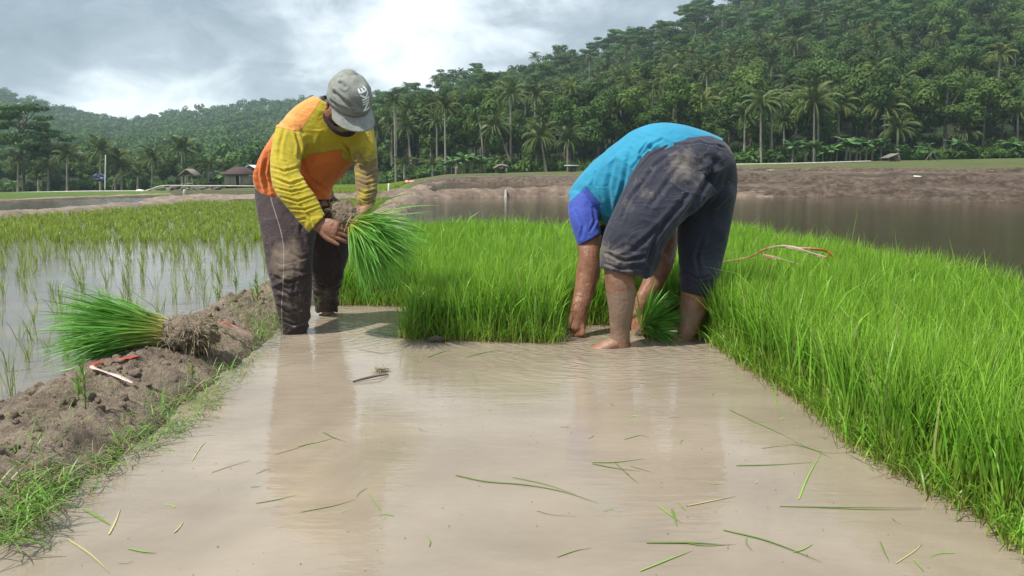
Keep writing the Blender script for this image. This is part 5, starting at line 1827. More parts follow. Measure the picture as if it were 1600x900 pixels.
# =============================================== farmer in turquoise, bending down
if True:
    man2 = empty('person', (0.8, 4.0, 0.0))
    tag(man2, 'barefoot farmer in a turquoise jersey and dark shorts bent double over the seedlings', 'person')

    def put2(o):
        o.parent = man2
        o.location = tuple(-Vector(man2.location))
        return o
    lsh, rsh = P(912, 318, 4.30), P(955, 300, 4.62)
    lelb, lwri = P(922, 415, 4.18), P(903, 498, 4.10)
    relb, rwri = P(1036, 408, 4.30), P(996, 492, 4.22)
    lhip, rhip = P(1030, 300, 4.02), P(1098, 300, 4.18)
    lkn, rkn = P(968, 432, 3.84), P(1090, 455, 4.08)
    lan, ran = P(968, 535, 3.845), P(1068, 532, 4.00)
    tor = [(1110, 240, 1075, 300, 4.22, 4.12, .12), (1060, 222, 1035, 300, 4.24, 4.16, .12), (1010, 222, 1000, 305, 4.30, 4.22, .11), (970, 246, 974, 318, 4.40, 4.34, .10), (935, 282, 955, 330, 4.50, 4.44, .10), (918, 305, 945, 335, 4.54, 4.48, .09)]
    lh, lt_ = hand(lwri, P(905, 532, 4.06) - lwri, np.array([-0.55, -0.80, 0.1]), -1, 0.18, (0.75, 0.8, 0.85, 0.9), (0.5, 0.3), 0.03)
    rh, rt_ = hand(rwri, P(1004, 525, 4.16) - rwri, np.array([-0.5, -0.8, 0.2]), -1, 0.18, (0.6, 0.65, 0.7, 0.75), (0.5, 0.3), 0.04)
    hc2 = P(965, 366, 4.46)
    hp, eyes, (h2f, h2u, h2r, hat2) = head_pieces(hc2, (0.55, 0.25, -0.45), (-0.25, 0.25, -0.9), 0.98)
    body = [loft(tor, 24, 4)] + hp + lh + rh
    body += [tube([P(935, 315, 4.42), P(948, 338, 4.44), hc2], [0.062, 0.058, 0.058], 14, 3)]
    body += [tube([lsh + np.array([0, .04, -.04]), (lsh + lelb) / 2, lelb], [0.045, 0.052, 0.050], 16, 4),
             loft([(900, 372, 941, 368, 4.23, 4.23, .056), (904, 400, 937, 400, 4.19, 4.19, .053), (901, 420, 938, 424, 4.18, 4.18, .054), (898, 448, 931, 450, 4.16, 4.16, .050), (893, 475, 922, 478, 4.12, 4.12, .042), (889, 497, 916, 500, 4.10, 4.10, .034), (888, 512, 916, 514, 4.085, 4.085, .030)], 18, 4),
             tube([rsh, (rsh + relb) / 2, relb], [0.055, 0.052, 0.045], 16, 4),
             loft([(1036, 352, 1060, 360, 4.40, 4.40, .05), (1028, 380, 1058, 388, 4.36, 4.36, .05), (1016, 408, 1052, 414, 4.30, 4.30, .048), (1005, 436, 1038, 444, 4.27, 4.27, .045), (993, 465, 1018, 472, 4.24, 4.24, .036), (986, 490, 1006, 496, 4.22, 4.22, .028)], 18, 4)]
    body += [tube([lhip, (lhip + lkn) / 2, lkn], [0.10, 0.085, 0.062], 18, 4), tube([rhip + np.array([0, .08, 0]), (rhip + rkn) / 2 + np.array([0, .06, 0]), rkn], [0.08, 0.06, 0.050], 18, 4)]
    # calves from the picture's outline
    body += [loft([(944, 405, 996, 410, 3.85, 3.85, .072), (944, 430, 993, 434, 3.84, 3.84, .070), (947, 458, 993, 460, 3.84, 3.84, .069), (951, 485, 990, 487, 3.84, 3.84, .060), (953, 510, 985, 511, 3.845, 3.845, .048), (953, 528, 984, 528, 3.845, 3.845, .042),
                   (951, 545, 985, 545, 3.845, 3.845, .046)], 20, 4),
             tube([lan + np.array([0.02, 0.03, -0.02]), lan + np.array([-0.03, 0.0, -0.012]), lan + np.array([-0.09, -0.01, -0.030]), lan + np.array([-0.17, -0.02, -0.055])], [(0.050, .04), (0.048, .040), (0.046, .033), (0.038, .022)], 16, 4, ref=(0, 1, 0)),
             loft([(1063, 430, 1118, 436, 4.04, 4.04, .076), (1064, 460, 1110, 464, 4.03, 4.03, .070), (1062, 485, 1104, 490, 4.02, 4.02, .066), (1060, 507, 1094, 511, 4.01, 4.01, .052), (1058, 528, 1084, 530, 4.0, 4.0, .042), (1056, 545, 1084, 545, 4.0, 4.0, .042)], 20, 4),
             tube([ran + np.array([0.02, 0.02, -0.015]), ran + np.array([-0.03, 0.0, -0.015]), ran + np.array([-0.10, -0.02, -0.04]), ran + np.array([-0.16, -0.02, -0.055])], [(0.045, .04), (0.045, .038), (0.044, .03), (0.036, .02)], 16, 4, ref=(0, 1, 0))]
    calfd = lambda co, no: (fbm(co * 18, 3) - 0.5) * 0.006
    put2(solid('body', body, 0.0036, 3, M['skin'], disp=calfd, attrs={'mud': mudfn([
        (P(965, 490, 3.8), 0.26, 1.2), (P(965, 440, 3.8), 0.12, 0.4), (P(920, 450, 4.1), 0.14, 0.38), (P(905, 510, 4.1), 0.12, 0.35), (P(1075, 500, 3.95), 0.18, 0.9), (P(1000, 480, 4.2), 0.1, 0.5)])}))
    for e in eyes:
        v, f = ellipsoid(e, np.eye(3) * 0.012, 12, 8)
        put2(link('eye', mesh_pl('eye', v, f, smooth=True), M['eye']))
    pc = [ellipsoid(hat2(-0.02, 0, 0.038), [h2f * 0.098, h2r * 0.082, h2u * 0.085], 20, 14)]
    put2(solid('hair', pc, 0.005, 1, M['hair'], disp=lambda co, no: (fbm(co * 120, 2) - 0.5) * 0.006))
    # jersey: back, flank, sleeve
    t3 = [(1128, 222, 1088, 300, 4.26, 4.10, .130), (1100, 211, 1060, 305, 4.26, 4.08, .155), (1062, 200, 1030, 310, 4.26, 4.08, .175), (1026, 196, 1000, 320, 4.28, 4.12, .180), (990, 206, 980, 332, 4.32, 4.18, .185),
          (955, 232, 966, 342, 4.37, 4.25, .19), (925, 257, 955, 348, 4.43, 4.32, .195), (902, 284, 945, 350, 4.48, 4.37, .19), (890, 304, 936, 345, 4.50, 4.40, .165)]
    sl = [(893, 300, 935, 312, 4.33, 4.33, .080), (888, 318, 935, 328, 4.30, 4.30, .078), (889, 340, 936, 345, 4.26, 4.26, .072), (895, 362, 937, 358, 4.23, 4.23, .066), (903, 385, 938, 366, 4.21, 4.21, .062)]
    slr = [(960, 262, 1000, 300, 4.62, 4.62, .08), (1000, 300, 1035, 325, 4.60, 4.60, .07), (1020, 330, 1052, 345, 4.54, 4.54, .06)]
    sp = plane_sd(P(886, 318, 4.1), P(915, 292, 4.1), P(888, 318, 4.4), P(915, 350, 4.1))
    sp2 = plane_sd(P(916, 292, 4.1), P(936, 316, 4.1), P(917, 292, 4.4), P(905, 350, 4.1))

    def sleeve(co):
        d1, _t = seg_dist(co, lsh, lelb)
        a = np.minimum(np.minimum(sp(co), sp2(co)), 4.36 - co[:, 1])
        b = plane_sd(P(937, 316, 4.1), P(941, 365, 4.1), P(937, 316, 4.4), P(905, 350, 4.1))(co)
        return np.minimum(a, b)
    put2(solid('jersey', [loft(t3, 30, 5, cap0=0.0, cap1=0.03), loft(sl, 22, 5, cap0=0.03, cap1=-0.025), loft(slr, 20, 4, cap0=0.02, cap1=-0.02)],
               0.0055, 4, M['jersey2'],
               disp=both(creases([([(1010, 225, 4.1), (1000, 240, 4.1), (1003, 262, 4.1)], .012, .006), ([(1020, 222, 4.1), (1008, 248, 4.1), (990, 290, 4.1)], .009, .007), ([(1035, 218, 4.1), (1012, 232, 4.1), (990, 262, 4.1)], .008, .007), ([(960, 245, 4.2), (950, 290, 4.2), (955, 330, 4.2)], .009, .012), ([(985, 235, 4.2), (975, 285, 4.2), (965, 325, 4.2)], .010, .010),
                               ([(930, 270, 4.2), (925, 290, 4.2), (938, 320, 4.2)], .006, .008), ([(900, 330, 4.2), (912, 352, 4.2), (908, 372, 4.2)], .006, .008), ([(925, 325, 4.2), (930, 345, 4.2), (922, 362, 4.2)], .006, .007)]), fold_disp([(P(1000, 215, 4.1), P(975, 330, 4.1), 0.18, 26, 0.009), (P(1020, 230, 4.1), P(995, 270, 4.1), 0.12, 75, 0.013), (P(955, 240, 4.2), P(960, 330, 4.2), 0.2, 20, 0.011)], 0.001)),
               attrs={'sleeve': sleeve, 'hem': lambda co: seg_dist(co, P(895, 372, 4.2), P(940, 352, 4.2))[0] * 0 + 9}))
    # shorts
    legL = [(1040, 214, 1120, 300, 4.24, 3.98, .165), (1015, 232, 1112, 305, 4.16, 3.95, .165), (992, 262, 1100, 318, 4.04, 3.93, .150), (974, 296, 1078, 336, 3.96, 3.90, .135), (958, 330, 1058, 355, 3.90, 3.87, .122), (944, 362, 1042, 380, 3.86, 3.85, .110),
            (938, 392, 1030, 405, 3.85, 3.84, .098), (937, 419, 1017, 434, 3.84, 3.84, .088)]
    legR = [(1050, 215, 1140, 240, 4.30, 4.22, .13), (1052, 240, 1149, 268, 4.24, 4.15, .150), (1060, 290, 1150, 300, 4.16, 4.10, .150), (1061, 330, 1146, 332, 4.20, 4.12, .125), (1058, 365, 1139, 368, 4.15, 4.10, .105), (1060, 400, 1131, 402, 4.10, 4.08, .092),
            (1063, 432, 1121, 436, 4.04, 4.04, .088), (1064, 455, 1111, 468, 4.03, 4.03, .080)]
    butt = [loft([(1058, 216, 1112, 214, 4.20, 4.22, .15), (1028, 224, 1132, 224, 4.15, 4.17, .175), (1008, 240, 1145, 245, 4.11, 4.14, .185), (992, 262, 1150, 270, 4.09, 4.13, .180), (985, 290, 1150, 300, 4.10, 4.16, .155), (992, 318, 1144, 335, 4.14, 4.20, .115)], 30, 5, 0.03, 0.02),
            ]
    crease = plane_sd(P(1080, 300, 3.9), P(1092, 240, 3.9), P(1083, 300, 4.3), P(1140, 270, 3.9))
    fs = fold_disp([(P(1075, 240, 4.0), P(1000, 420, 3.85), 0.19, 24, 0.015), (P(1110, 260, 4.0), P(1090, 460, 4.0), 0.16, 20, 0.012), (P(975, 395, 3.8), P(975, 430, 3.8), 0.11, 60, 0.010)])

    fs = both(fs, creases([([(1070, 250, 3.9), (1040, 290, 3.9), (1015, 325, 3.9)], .006, .012), ([(1080, 300, 3.9), (1050, 335, 3.9), (1015, 370, 3.9), (985, 395, 3.9)], .009, .012), ([(1005, 285, 3.9), (985, 310, 3.9), (970, 345, 3.9)], .007, .008),
                           ([(1050, 330, 3.9), (1020, 380, 3.9), (1008, 425, 3.9)], .010, .010), ([(945, 395, 3.8), (975, 408, 3.8), (1010, 400, 3.8)], .009, .008), ([(945, 412, 3.8), (970, 420, 3.8), (1005, 420, 3.8)], .007, .006),
                           ([(1118, 252, 3.9), (1100, 290, 3.9), (1066, 345, 3.9)], .013, .014), ([(1138, 270, 4), (1128, 300, 4), (1105, 330, 4)], .006, .012), ([(1098, 370, 4), (1088, 400, 4), (1094, 430, 4)], .006, .010),
                           ([(1128, 365, 4), (1112, 385, 4), (1090, 395, 4)], .006, .009), ([(1070, 425, 4), (1090, 436, 4), (1115, 430, 4)], .007, .007), ([(1060, 232, 3.9), (1025, 258, 3.9), (995, 300, 3.9)], .006, .010), ([(1138, 231, 3.9), (1095, 224, 3.9), (1050, 226, 3.9), (1016, 243, 3.9), (990, 275, 3.9), (972, 315, 3.9)], .006, .005)]))

    def sdisp(co, no):
        d = fs(co, no)
        top = np.clip((co[:, 2] - 0.70) / 0.15, 0, 1) * np.clip((0.99 - co[:, 2]) / 0.10, 0, 1)
        d -= 0.006 * np.exp(-(crease(co) / 0.03) ** 2) * top * (no[:, 1] < 0.2)
        return d
    put2(solid('shorts', [loft(legL, 28, 5, 0.0, -0.03), loft(legR, 28, 5, 0.02, -0.03)] + butt, 0.0055, 12, M['shorts'], disp=sdisp, attrs={
        'mud': mudfn([(P(1070, 262, 3.9), 0.20, 0.85), (P(1000, 310, 3.85), 0.20, 0.55), (P(950, 400, 3.8), 0.16, 0.9), (P(1110, 250, 3.95), 0.10, 0.45), (P(985, 425, 3.75), 0.14, 0.62), (P(1085, 400, 3.95), 0.14, 0.5), (P(1120, 330, 4.0), 0.12, 0.45)], 0.10),
        'piping': lambda co: np.full(len(co), 9.0), 'wet': lambda co: np.clip(1 - (co[:, 2] - 0.35) / 0.3, 0, 1) * 0.4}))

from mathutils.bvhtree import BVHTree
_bank = BVHTree.FromPolygons([v.co for v in bank_near.data.vertices], [tuple(p.vertices) for p in bank_near.data.polygons])


def on(u, v, z=0.0, lift=0.006):
    """the spot of the mud bank seen at u,v"""
    d = G(u, v, 0.0) - np.array([0, 0, CH])
    h = _bank.ray_cast(Vector((0, 0, CH)), Vector(d).normalized())
    return np.array(h[0]) + np.array([0, 0, lift]) if h[0] is not None else G(u, v, 0.01)


def down(x, y):
    h = _bank.ray_cast(Vector((x, y, 1.0)), Vector((0, 0, -1)))
    return h[0].z if h[0] is not None else 0.0



# ------------------------------------------------------------------ bundles of pulled seedlings
def dir_blades(base, dirs, length, width, seg=5, grav=0.6, rnd=None):
    """blades that start along dirs and sag under gravity"""
    N = len(base)
    p = np.array(base, float)
    d = np.array(dirs, float); d /= np.linalg.norm(d, axis=1)[:, None]
    length = np.broadcast_to(np.asarray(length, float), (N,)); width = np.broadcast_to(np.asarray(width, float), (N,))
    grav = np.broadcast_to(np.asarray(grav, float), (N,))
    rnd = rng.random(N) if rnd is None else rnd
    nv = 2 * seg + 1
    V = np.empty((N, nv, 3)); T = np.empty((N, nv))
    s0 = rng.normal(size=(N, 3))
    for k in range(seg + 1):
        t = k / seg
        s = np.cross(d, s0); s /= np.linalg.norm(s, axis=1)[:, None] + 1e-9
        wk = (width * (1 - t ** 2.4) * (0.6 + 0.8 * min(2 * t, 1)))[:, None]
        if k < seg:
            V[:, 2 * k] = p - s * wk / 2; V[:, 2 * k + 1] = p + s * wk / 2
            T[:, 2 * k] = t; T[:, 2 * k + 1] = t
        else:
            V[:, 2 * seg] = p; T[:, 2 * seg] = 1
        p = p + d * (length / seg)[:, None]
        d = d + np.array([0, 0, -1]) * (grav / seg)[:, None] * (0.4 + t)
        d /= np.linalg.norm(d, axis=1)[:, None]
    q = np.array([[2 * k, 2 * k + 1, 2 * k + 3, 2 * k + 2] for k in range(seg - 1)])
    off = (np.arange(N) * nv)[:, None]
    loops = np.concatenate([(q.ravel()[None, :] + off).reshape(-1), (np.array([2 * seg - 2, 2 * seg - 1, 2 * seg])[None, :] + off).reshape(-1)])
    sizes = np.concatenate([np.full(N * (seg - 1), 4), np.full(N, 3)])
    return V.reshape(-1, 3), loops, sizes, T.ravel(), np.repeat(rnd, nv)


def cone_dirs(ax, n, spread, ax2=None, bias=0.0):
    ax = np.array(ax, float); ax /= np.linalg.norm(ax)
    a = np.cross(ax, (0.1, 0.2, 1)); a /= np.linalg.norm(a); b = np.cross(ax, a)
    r = rng.normal(0, spread, (n, 2))
    return ax + r[:, :1] * a + r[:, 1:] * b, r, a, b


def bundle(name, label, neck, ax, n, length, spread, rad, grav, roots_ax, roots_len, group=None, nroot=260, floor=None, ball=0.05, parts=True):
    r = empty(name, neck)
    tag(r, label, 'seedling bundle', group)
    o = np.array(neck, float)
    d, rr, a, b = cone_dirs(ax, n, spread)
    d = d + 0.16 * (np.stack([fbm(rr * 3 @ np.array([[1, 0, 0], [0, 1, 0]]) + 9 * q_, 2) for q_ in range(3)], 1) - .5) * 3 + rng.normal(0, .085, (n, 3))
    rn = rr / (np.abs(rr).max() + 1e-9)
    base = rn[:, :1] * a * rad * 1.6 + rn[:, 1:] * b * rad * 1.6
    ln = length * rng.uniform(0.42, 1.1, n)
    bl = list(dir_blades(base, d, ln, 0.0055 * rng.uniform(0.5, 1.25, n), 7, grav * rng.uniform(-0.2, 2.2, n)))
    if floor is not None:
        z = bl[0][:, 2] + o[2]
        bl[0][:, 2] = np.where(z < floor, floor + (z - floor) * 0.08, z) - o[2]
    link('leaves', blade_mesh('leaves', bl), M['bundle'], r)
    # roots and mud
    ra = np.array(roots_ax, float); ra /= np.linalg.norm(ra)
    pcs = [tube([-ra * 0.02, ra * roots_len * 0.35, ra * roots_len * 0.8], [rad * 0.85, rad + ball * 0.6, rad * 0.9 + ball * 0.4], 18, 4)]
    rb = solid('roots', pcs, 0.006, 1, M['mud'], disp=lambda co, no: (fbm(co * 38, 4) - 0.5) * 0.045 + (fbm(co * 110, 2) - 0.5) * 0.012)
    rb.parent = r
    d2 = rng.normal(size=(nroot, 3)) * 0.55 + ra * 0.5 + np.array([0, 0, -0.35])
    st = rng.normal(size=(nroot, 3)); st /= np.linalg.norm(st, axis=1)[:, None]
    b0 = ra * roots_len * rng.uniform(0.1, 0.95, nroot)[:, None] + st * (rad + ball * 0.35)
    d2 = d2 + st * 0.8
    bl = list(dir_blades(b0, d2, rng.uniform(0.03, 0.085, nroot), 0.0022, 5, 2.2))
    if floor is not None:
        z = bl[0][:, 2] + o[2]
        bl[0][:, 2] = np.where(z < floor, floor + (z - floor) * 0.1, z) - o[2]
    link('root_fibres', blade_mesh('root_fibres', bl), M['root'], rb)
    # stalks between leaves and roots
    n3 = 140
    d3, r3, a3, b3 = cone_dirs(ax, n3, spread * 0.3)
    r3n = r3 / (np.abs(r3).max())
    bl = dir_blades((r3n[:, :1] * a3 + r3n[:, 1:] * b3) * rad * 1.3 - np.array(ax) / np.linalg.norm(ax) * 0.03, d3, 0.13, 0.0045, 4, 0.1)
    link('stalks', blade_mesh('stalks', bl), M['stalk'], r)
    return r


M['stalk'] = blade_mat('pale_stalk', (0.42, 0.34, 0.15), (0.46, 0.40, 0.14), (0.36, 0.40, 0.10), (0.2, 0.36, 0.06), trans=0.25)
M['straw'] = simple_mat('straw_tie', (0.42, 0.28, 0.12), (0.52, 0.38, 0.18), 30, 0.6)

hb = bundle('seedling_bundle', 'green seedling bundle held in the hands of the capped farmer', P(553, 352, 3.93), P(640, 400, 3.78) - P(553, 350, 3.93), 950, 0.41, 0.36, 0.034, 0.95,
            P(528, 316, 4.02) - P(556, 352, 3.93), 0.15, nroot=320, ball=0.042)
# straw tie round the held bundle
cpt = np.zeros(3); axh = P(640, 388, 3.80) - P(553, 350, 3.93); axh /= np.linalg.norm(axh)
a_ = np.cross(axh, (0, 0, 1)); a_ /= np.linalg.norm(a_); b_ = np.cross(axh, a_)
pts = [axh * (-0.012 + 0.003 * math.sin(i)) + (a_ * math.cos(i * 0.42) * 0.050 + b_ * math.sin(i * 0.42) * 0.050) for i in range(16)]
v, f = tube(pts, [0.0022] * 16, 6, 2)
link('tie', mesh_pl('tie', v, f, smooth=True), M['straw'], hb)

bundle('seedling_bundle', 'seedling bundle lying with muddy roots on the mud bank', on(262, 536, 0, 0) + np.array([0, 0, 0.045]), (-1.0, 0.0, 0.05), 1500, 0.50, 0.135, 0.05, 0.5,
       (1.0, -0.10, 0.02), 0.23, nroot=800, floor=0.02, ball=0.055)
rs_ = bundle('seedling_bundle', 'loose dark seedling bundle in the hand of the bent farmer', P(1006, 515, 4.10), P(1050, 480, 3.98) - P(1005, 515, 4.10), 420, 0.28, 0.42, 0.018, 0.75,
             P(990, 530, 4.15) - P(1006, 515, 4.10), 0.05, nroot=60, ball=0.01, floor=0.004)

# ------------------------------------------------------------------ ribbons
def ribbon_mat():
    m, n = new_mat('red_and_white_plastic_ribbon')
    t = n.attr('t')
    p = n.pos()
    k = n.mapr(n.math('ADD', t, n.math('MULTIPLY', n.math('SUBTRACT', n.noise(p, 14, 3), 0.5), 0.5)), 0.35, 0.65)
    c = n.mix(k, (0.70, 0.10, 0.07), (0.88, 0.70, 0.66))
    finish(n, n.n('ShaderNodeMixShader', _0=0.45, _1=pbsdf(n, c, 0.35, None, 0.5), _2=n.n('ShaderNodeBsdfTranslucent', Color=c)))
    return m


M['ribbon'] = ribbon_mat()


def ribbon(label, pts, width=0.016, red=None, name='plastic_ribbon', roll=0.0):
    pts = catmull(np.array(pts, float), 8)
    T = np.gradient(pts, axis=0); T /= np.linalg.norm(T, axis=1)[:, None]
    V, Q, A = [], [], []
    n = len(pts)
    for i in range(n):
        s = np.cross(T[i], (0, 0, 1.0)); s /= np.linalg.norm(s) + 1e-9
        upv = np.cross(s, T[i])
        r = roll + 0.2 * math.sin(i * 0.35)
        s = s * math.cos(r) + upv * math.sin(r)
        V += [pts[i] - s * width / 2, pts[i] + s * width / 2]
        t = i / (n - 1)
        A += [t if red is None else float(np.interp(t, red[0], red[1]))] * 2
        if i: Q.append((2 * i - 2, 2 * i - 1, 2 * i + 1, 2 * i))
    o = link(name, quads(name, V, np.array(Q), smooth=True, attrs={'t': A}), M['ribbon'])
    md = o.modifiers.new('t', 'SOLIDIFY'); md.thickness = 0.0006
    tag(o, label, 'ribbon')
    return o


ribbon('red and white ribbon bent in a hook on the mud bank',
       [on(217, 560, 0, .012), on(190, 568, 0, .02), on(165, 572, 0, .022), on(148, 576, 0, .02), on(145, 581, 0, .02), on(160, 588, 0, .024), on(185, 596, 0, .022), on(209, 604, 0, .014)], 0.017,
       ([0, .45, .55, 1], [0.1, 0.2, .8, 1]))
ribbon('short red and white ribbon running from the lying roots down to the channel water', [on(338, 520, 0, .06), on(352, 526, 0, .07), on(372, 532, 0, .065), on(386, 536, 0, .05), on(400, 539, 0, .03) + np.array([0, 0, .015])], 0.022, ([0, .4, .6, 1], [0.0, .4, .9, 1]))
ribbon('long looping red and white ribbon lying over the tops of the seedlings',
       [P(1130, 410, 5.0), P(1165, 404, 5.0), P(1178, 399, 5.0), P(1192, 391, 5.05), P(1215, 385, 5.1), P(1240, 387, 5.05), P(1262, 394, 5.0), P(1284, 401, 4.95), P(1293, 404, 4.95)], 0.024,
       ([0, .3, .5, .8, 1], [.6, 0.45, .7, .9, 0.3]), roll=0.95)
ribbon('thin red and white ribbon strand under the looping one on the seedlings', [P(1192, 399, 4.95), P(1215, 404, 4.9), P(1240, 411, 4.85), P(1256, 416, 4.8)], 0.024, ([0, .5, 1], [0.5, .8, 0.4]), roll=0.95)
ribbon('narrow orange end of ribbon curling down among the seedlings', [P(1240, 388, 5.1), P(1270, 389, 5.1), P(1290, 392, 5.05), P(1301, 401, 5.0), P(1304, 410, 4.98)], 0.022, ([0, .5, 1], [0.7, .4, 0.2]), roll=0.95)

# ------------------------------------------------------------------ loose leaves on the water
def leaf_piece(pts, w, name='loose_leaf'):
    pts = catmull(np.array(pts, float), 4)
    V, Q, A = [], [], []
    n = len(pts)
    for i in range(n):
        t = i / (n - 1)
        T = pts[min(i + 1, n - 1)] - pts[max(i - 1, 0)]
        s = np.cross(T, (0, 0, 1.0)); s /= np.linalg.norm(s) + 1e-9
        ww = w * (0.35 + 0.65 * math.sin(math.pi * min(1, 0.1 + t * 0.9)) ** 0.7) * (1 - 0.55 * t)
        V += [pts[i] - s * ww / 2, pts[i] + s * ww / 2 + np.array([0, 0, 0.001])]
        A += [0.15 + 0.85 * t] * 2
        if i: Q.append((2 * i - 2, 2 * i - 1, 2 * i + 1, 2 * i))
    me = quads(name, V, np.array(Q), smooth=True, attrs={'t': A, 'r': [float(rng.random())] * len(V)})
    me.materials.append(M['floatleaf'])
    return me


M['floatleaf'] = blade_mat('floating_leaf', (0.42, 0.38, 0.17), (0.24, 0.33, 0.08), (0.18, 0.33, 0.06), (0.24, 0.37, 0.09), (0.45, 0.42, 0.2), trans=0.2, dryp=0.15)
LEAVES = [  # picture traces of the bigger pieces: list of points, width
    ([(712, 742), (760, 752), (820, 757), (880, 768), (935, 786)], .008), ([(800, 745), (850, 756), (900, 772)], .005),
    ([(925, 722), (960, 722), (1008, 716)], .007), ([(925, 724), (960, 731), (1000, 736)], .006), ([(985, 728), (1010, 735), (1020, 738)], .004), ([(960, 722), (985, 745), (1000, 757)], .003),
    ([(465, 697), (500, 690), (522, 684)], .007), ([(505, 675), (520, 683), (540, 690)], .005), ([(428, 710), (465, 699), (490, 690)], .004),
    ([(400, 786), (430, 781), (462, 773)], .006), ([(470, 800), (520, 790), (555, 780)], .005), ([(576, 770), (590, 790), (596, 800)], .004),
    ([(838, 797), (860, 803), (900, 807)], .004), ([(1000, 892), (1050, 872), (1082, 860)], .005), ([(1010, 848), (1080, 848), (1140, 851)], .008), ([(1060, 846), (1100, 852), (1150, 850)], .005),
    ([(1150, 727), (1200, 726), (1268, 722)], .007), ([(1205, 608), (1215, 630), (1224, 655)], .006), ([(1168, 655), (1200, 668), (1245, 690)], .006), ([(1235, 693), (1270, 702), (1300, 716)], .006),
    ([(1248, 780), (1262, 745), (1283, 708)], .005), ([(1218, 791), (1300, 792), (1448, 793)], .006), ([(1280, 793), (1360, 796), (1446, 796)], .005), ([(1240, 690), (1290, 707), (1340, 705)], .004),
    ([(1130, 828), (1200, 845), (1285, 878)], .008), ([(1240, 862), (1255, 858), (1270, 850)], .005), ([(1320, 706), (1360, 728), (1400, 755)], .003), ([(1325, 705), (1360, 715), (1385, 728)], .005),
    ([(1030, 790), (1045, 803), (1066, 817)], .006), ([(1050, 795), (1054, 808), (1058, 822)], .008), ([(1060, 784), (1066, 792), (1072, 798)], .004), ([(1075, 790), (1110, 783), (1150, 775)], .007),
    ([(870, 870), (900, 860), (924, 856)], .004), ([(105, 842), (140, 865), (172, 895)], .006), ([(130, 795), (160, 812), (172, 820)], .009), ([(170, 835), (180, 815), (188, 795)], .006),
    ([(272, 832), (280, 824), (286, 815)], .005), ([(200, 857), (225, 862), (245, 864)], .006), ([(400, 740), (415, 733), (425, 731)], .003), ([(330, 738), (360, 728), (392, 718)], .004),
    ([(555, 594), (580, 588), (606, 585)], .004), ([(560, 545), (600, 552), (626, 546)], .006), ([(640, 556), (655, 566), (660, 552)], .006), ([(668, 558), (690, 550), (702, 548)], .010),
    ([(728, 558), (760, 550), (790, 546)], .010), ([(790, 560), (802, 554), (815, 549)], .006), ([(590, 518), (608, 524), (616, 522)], .006), ([(975, 686), (1000, 680), (1015, 684)], .005),
    ([(960, 610), (985, 606), (1000, 603)], .003), ([(1400, 880), (1430, 860), (1440, 850)], .004), ([(1375, 845), (1382, 862), (1390, 878)], .004), ([(1428, 874), (1436, 884), (1444, 893)], .005),
    ([(300, 720), (312, 700), (322, 690)], .004), ([(160, 660), (175, 650), (185, 640)], .003), ([(430, 575), (455, 568), (480, 566)], .003), ([(1140, 640), (1165, 652), (1190, 660)], .005),
    ([(880, 590), (900, 586), (925, 588)], .003), ([(735, 580), (741, 588), (744, 600)], .003), ([(1255, 640), (1275, 650), (1300, 646)], .005), ([(1190, 700), (1215, 697), (1240, 695)], .004)]
M['leafy'] = M['seedling']
for pts, w_ in LEAVES:
    w3 = [G(u, v, 0.0016 + 0.0006 * math.sin(i * 2.0 + u)) for i, (u, v) in enumerate(pts)]
    o = link('loose_leaf', leaf_piece(w3, w_ * 1.2))
    tag(o, 'torn green rice leaf floating on the muddy channel water', 'leaf', 'torn leaves floating on the channel')
for i in range(30):
    u, v_ = rng.uniform(150, 1500), rng.uniform(560, 880)
    c = G(u, v_, 0.0015)
    if c[0] < -1.1 or c[0] > 1.05: continue
    a = rng.uniform(0, 6.28); l = rng.uniform(0.015, 0.07)
    o = link('loose_leaf', leaf_piece([c, c + np.array([math.cos(a), math.sin(a), 0]) * l * .5, c + np.array([math.cos(a + .2), math.sin(a + .2), 0]) * l], rng.uniform(.002, .005)))
    tag(o, 'torn green rice leaf floating on the muddy channel water', 'leaf', 'torn leaves floating on the channel')
# specks of mud and chaff
n = 420
c = np.stack([rng.uniform(-1.2, 1.1, n), rng.uniform(1.1, 4.4, n) ** 1.0, np.full(n, 0.0025)], 1)
s = rng.uniform(0.0008, 0.0028, n)
V = np.stack([c + np.stack([s * np.cos(k), s * np.sin(k) * rng.uniform(.4, 1, n), 0 * s], 1) for k in (0, 1.2, 2.5, 3.8, 5.0)], 1).reshape(-1, 3)
tag(link('debris', quads('debris', V, np.arange(n * 5).reshape(-1, 5)), M['straw2'] if 'straw2' in M else M['mud']), kind='stuff', label='specks of mud and chaff floating on the channel')
# stick and clod in the channel
v, f = tube([G(552, 596, .006), G(575, 590, .012), G(590, 587, .014), G(606, 585, .006)], [.004, .006, .005, .003], 8, 3)
tag(link('twig', mesh_pl('twig', v, f, smooth=True), M['darkbark']), 'dark twig floating in the channel beside a tuft of roots', 'twig')
rt0 = G(596, 580, .004)
bl = dir_blades(np.repeat(rt0[None], 90, 0) + rng.normal(0, .012, (90, 3)) * (1, 1, .2), rng.normal(size=(90, 3)) * (1, 1, .3) + (0, 0, .35), rng.uniform(.02, .06, 90), .0022, 4, 1.2)
tag(link('root_tuft', blade_mesh('root_tuft', bl), M['root']), 'small tuft of torn roots floating in the channel between the two farmers', 'root tuft')
cl = G(682, 531, .01)
tag(solid('mud_clod', [ellipsoid(cl, [(0.045, 0, 0), (0, .03, 0), (0, 0, .022)], 16, 10)], .004, 1, M['mud'], disp=lambda co, no: (fbm(co * 50, 4) - .5) * .02),
    'mud clod at the front foot of the cut seedling bed', 'clod')

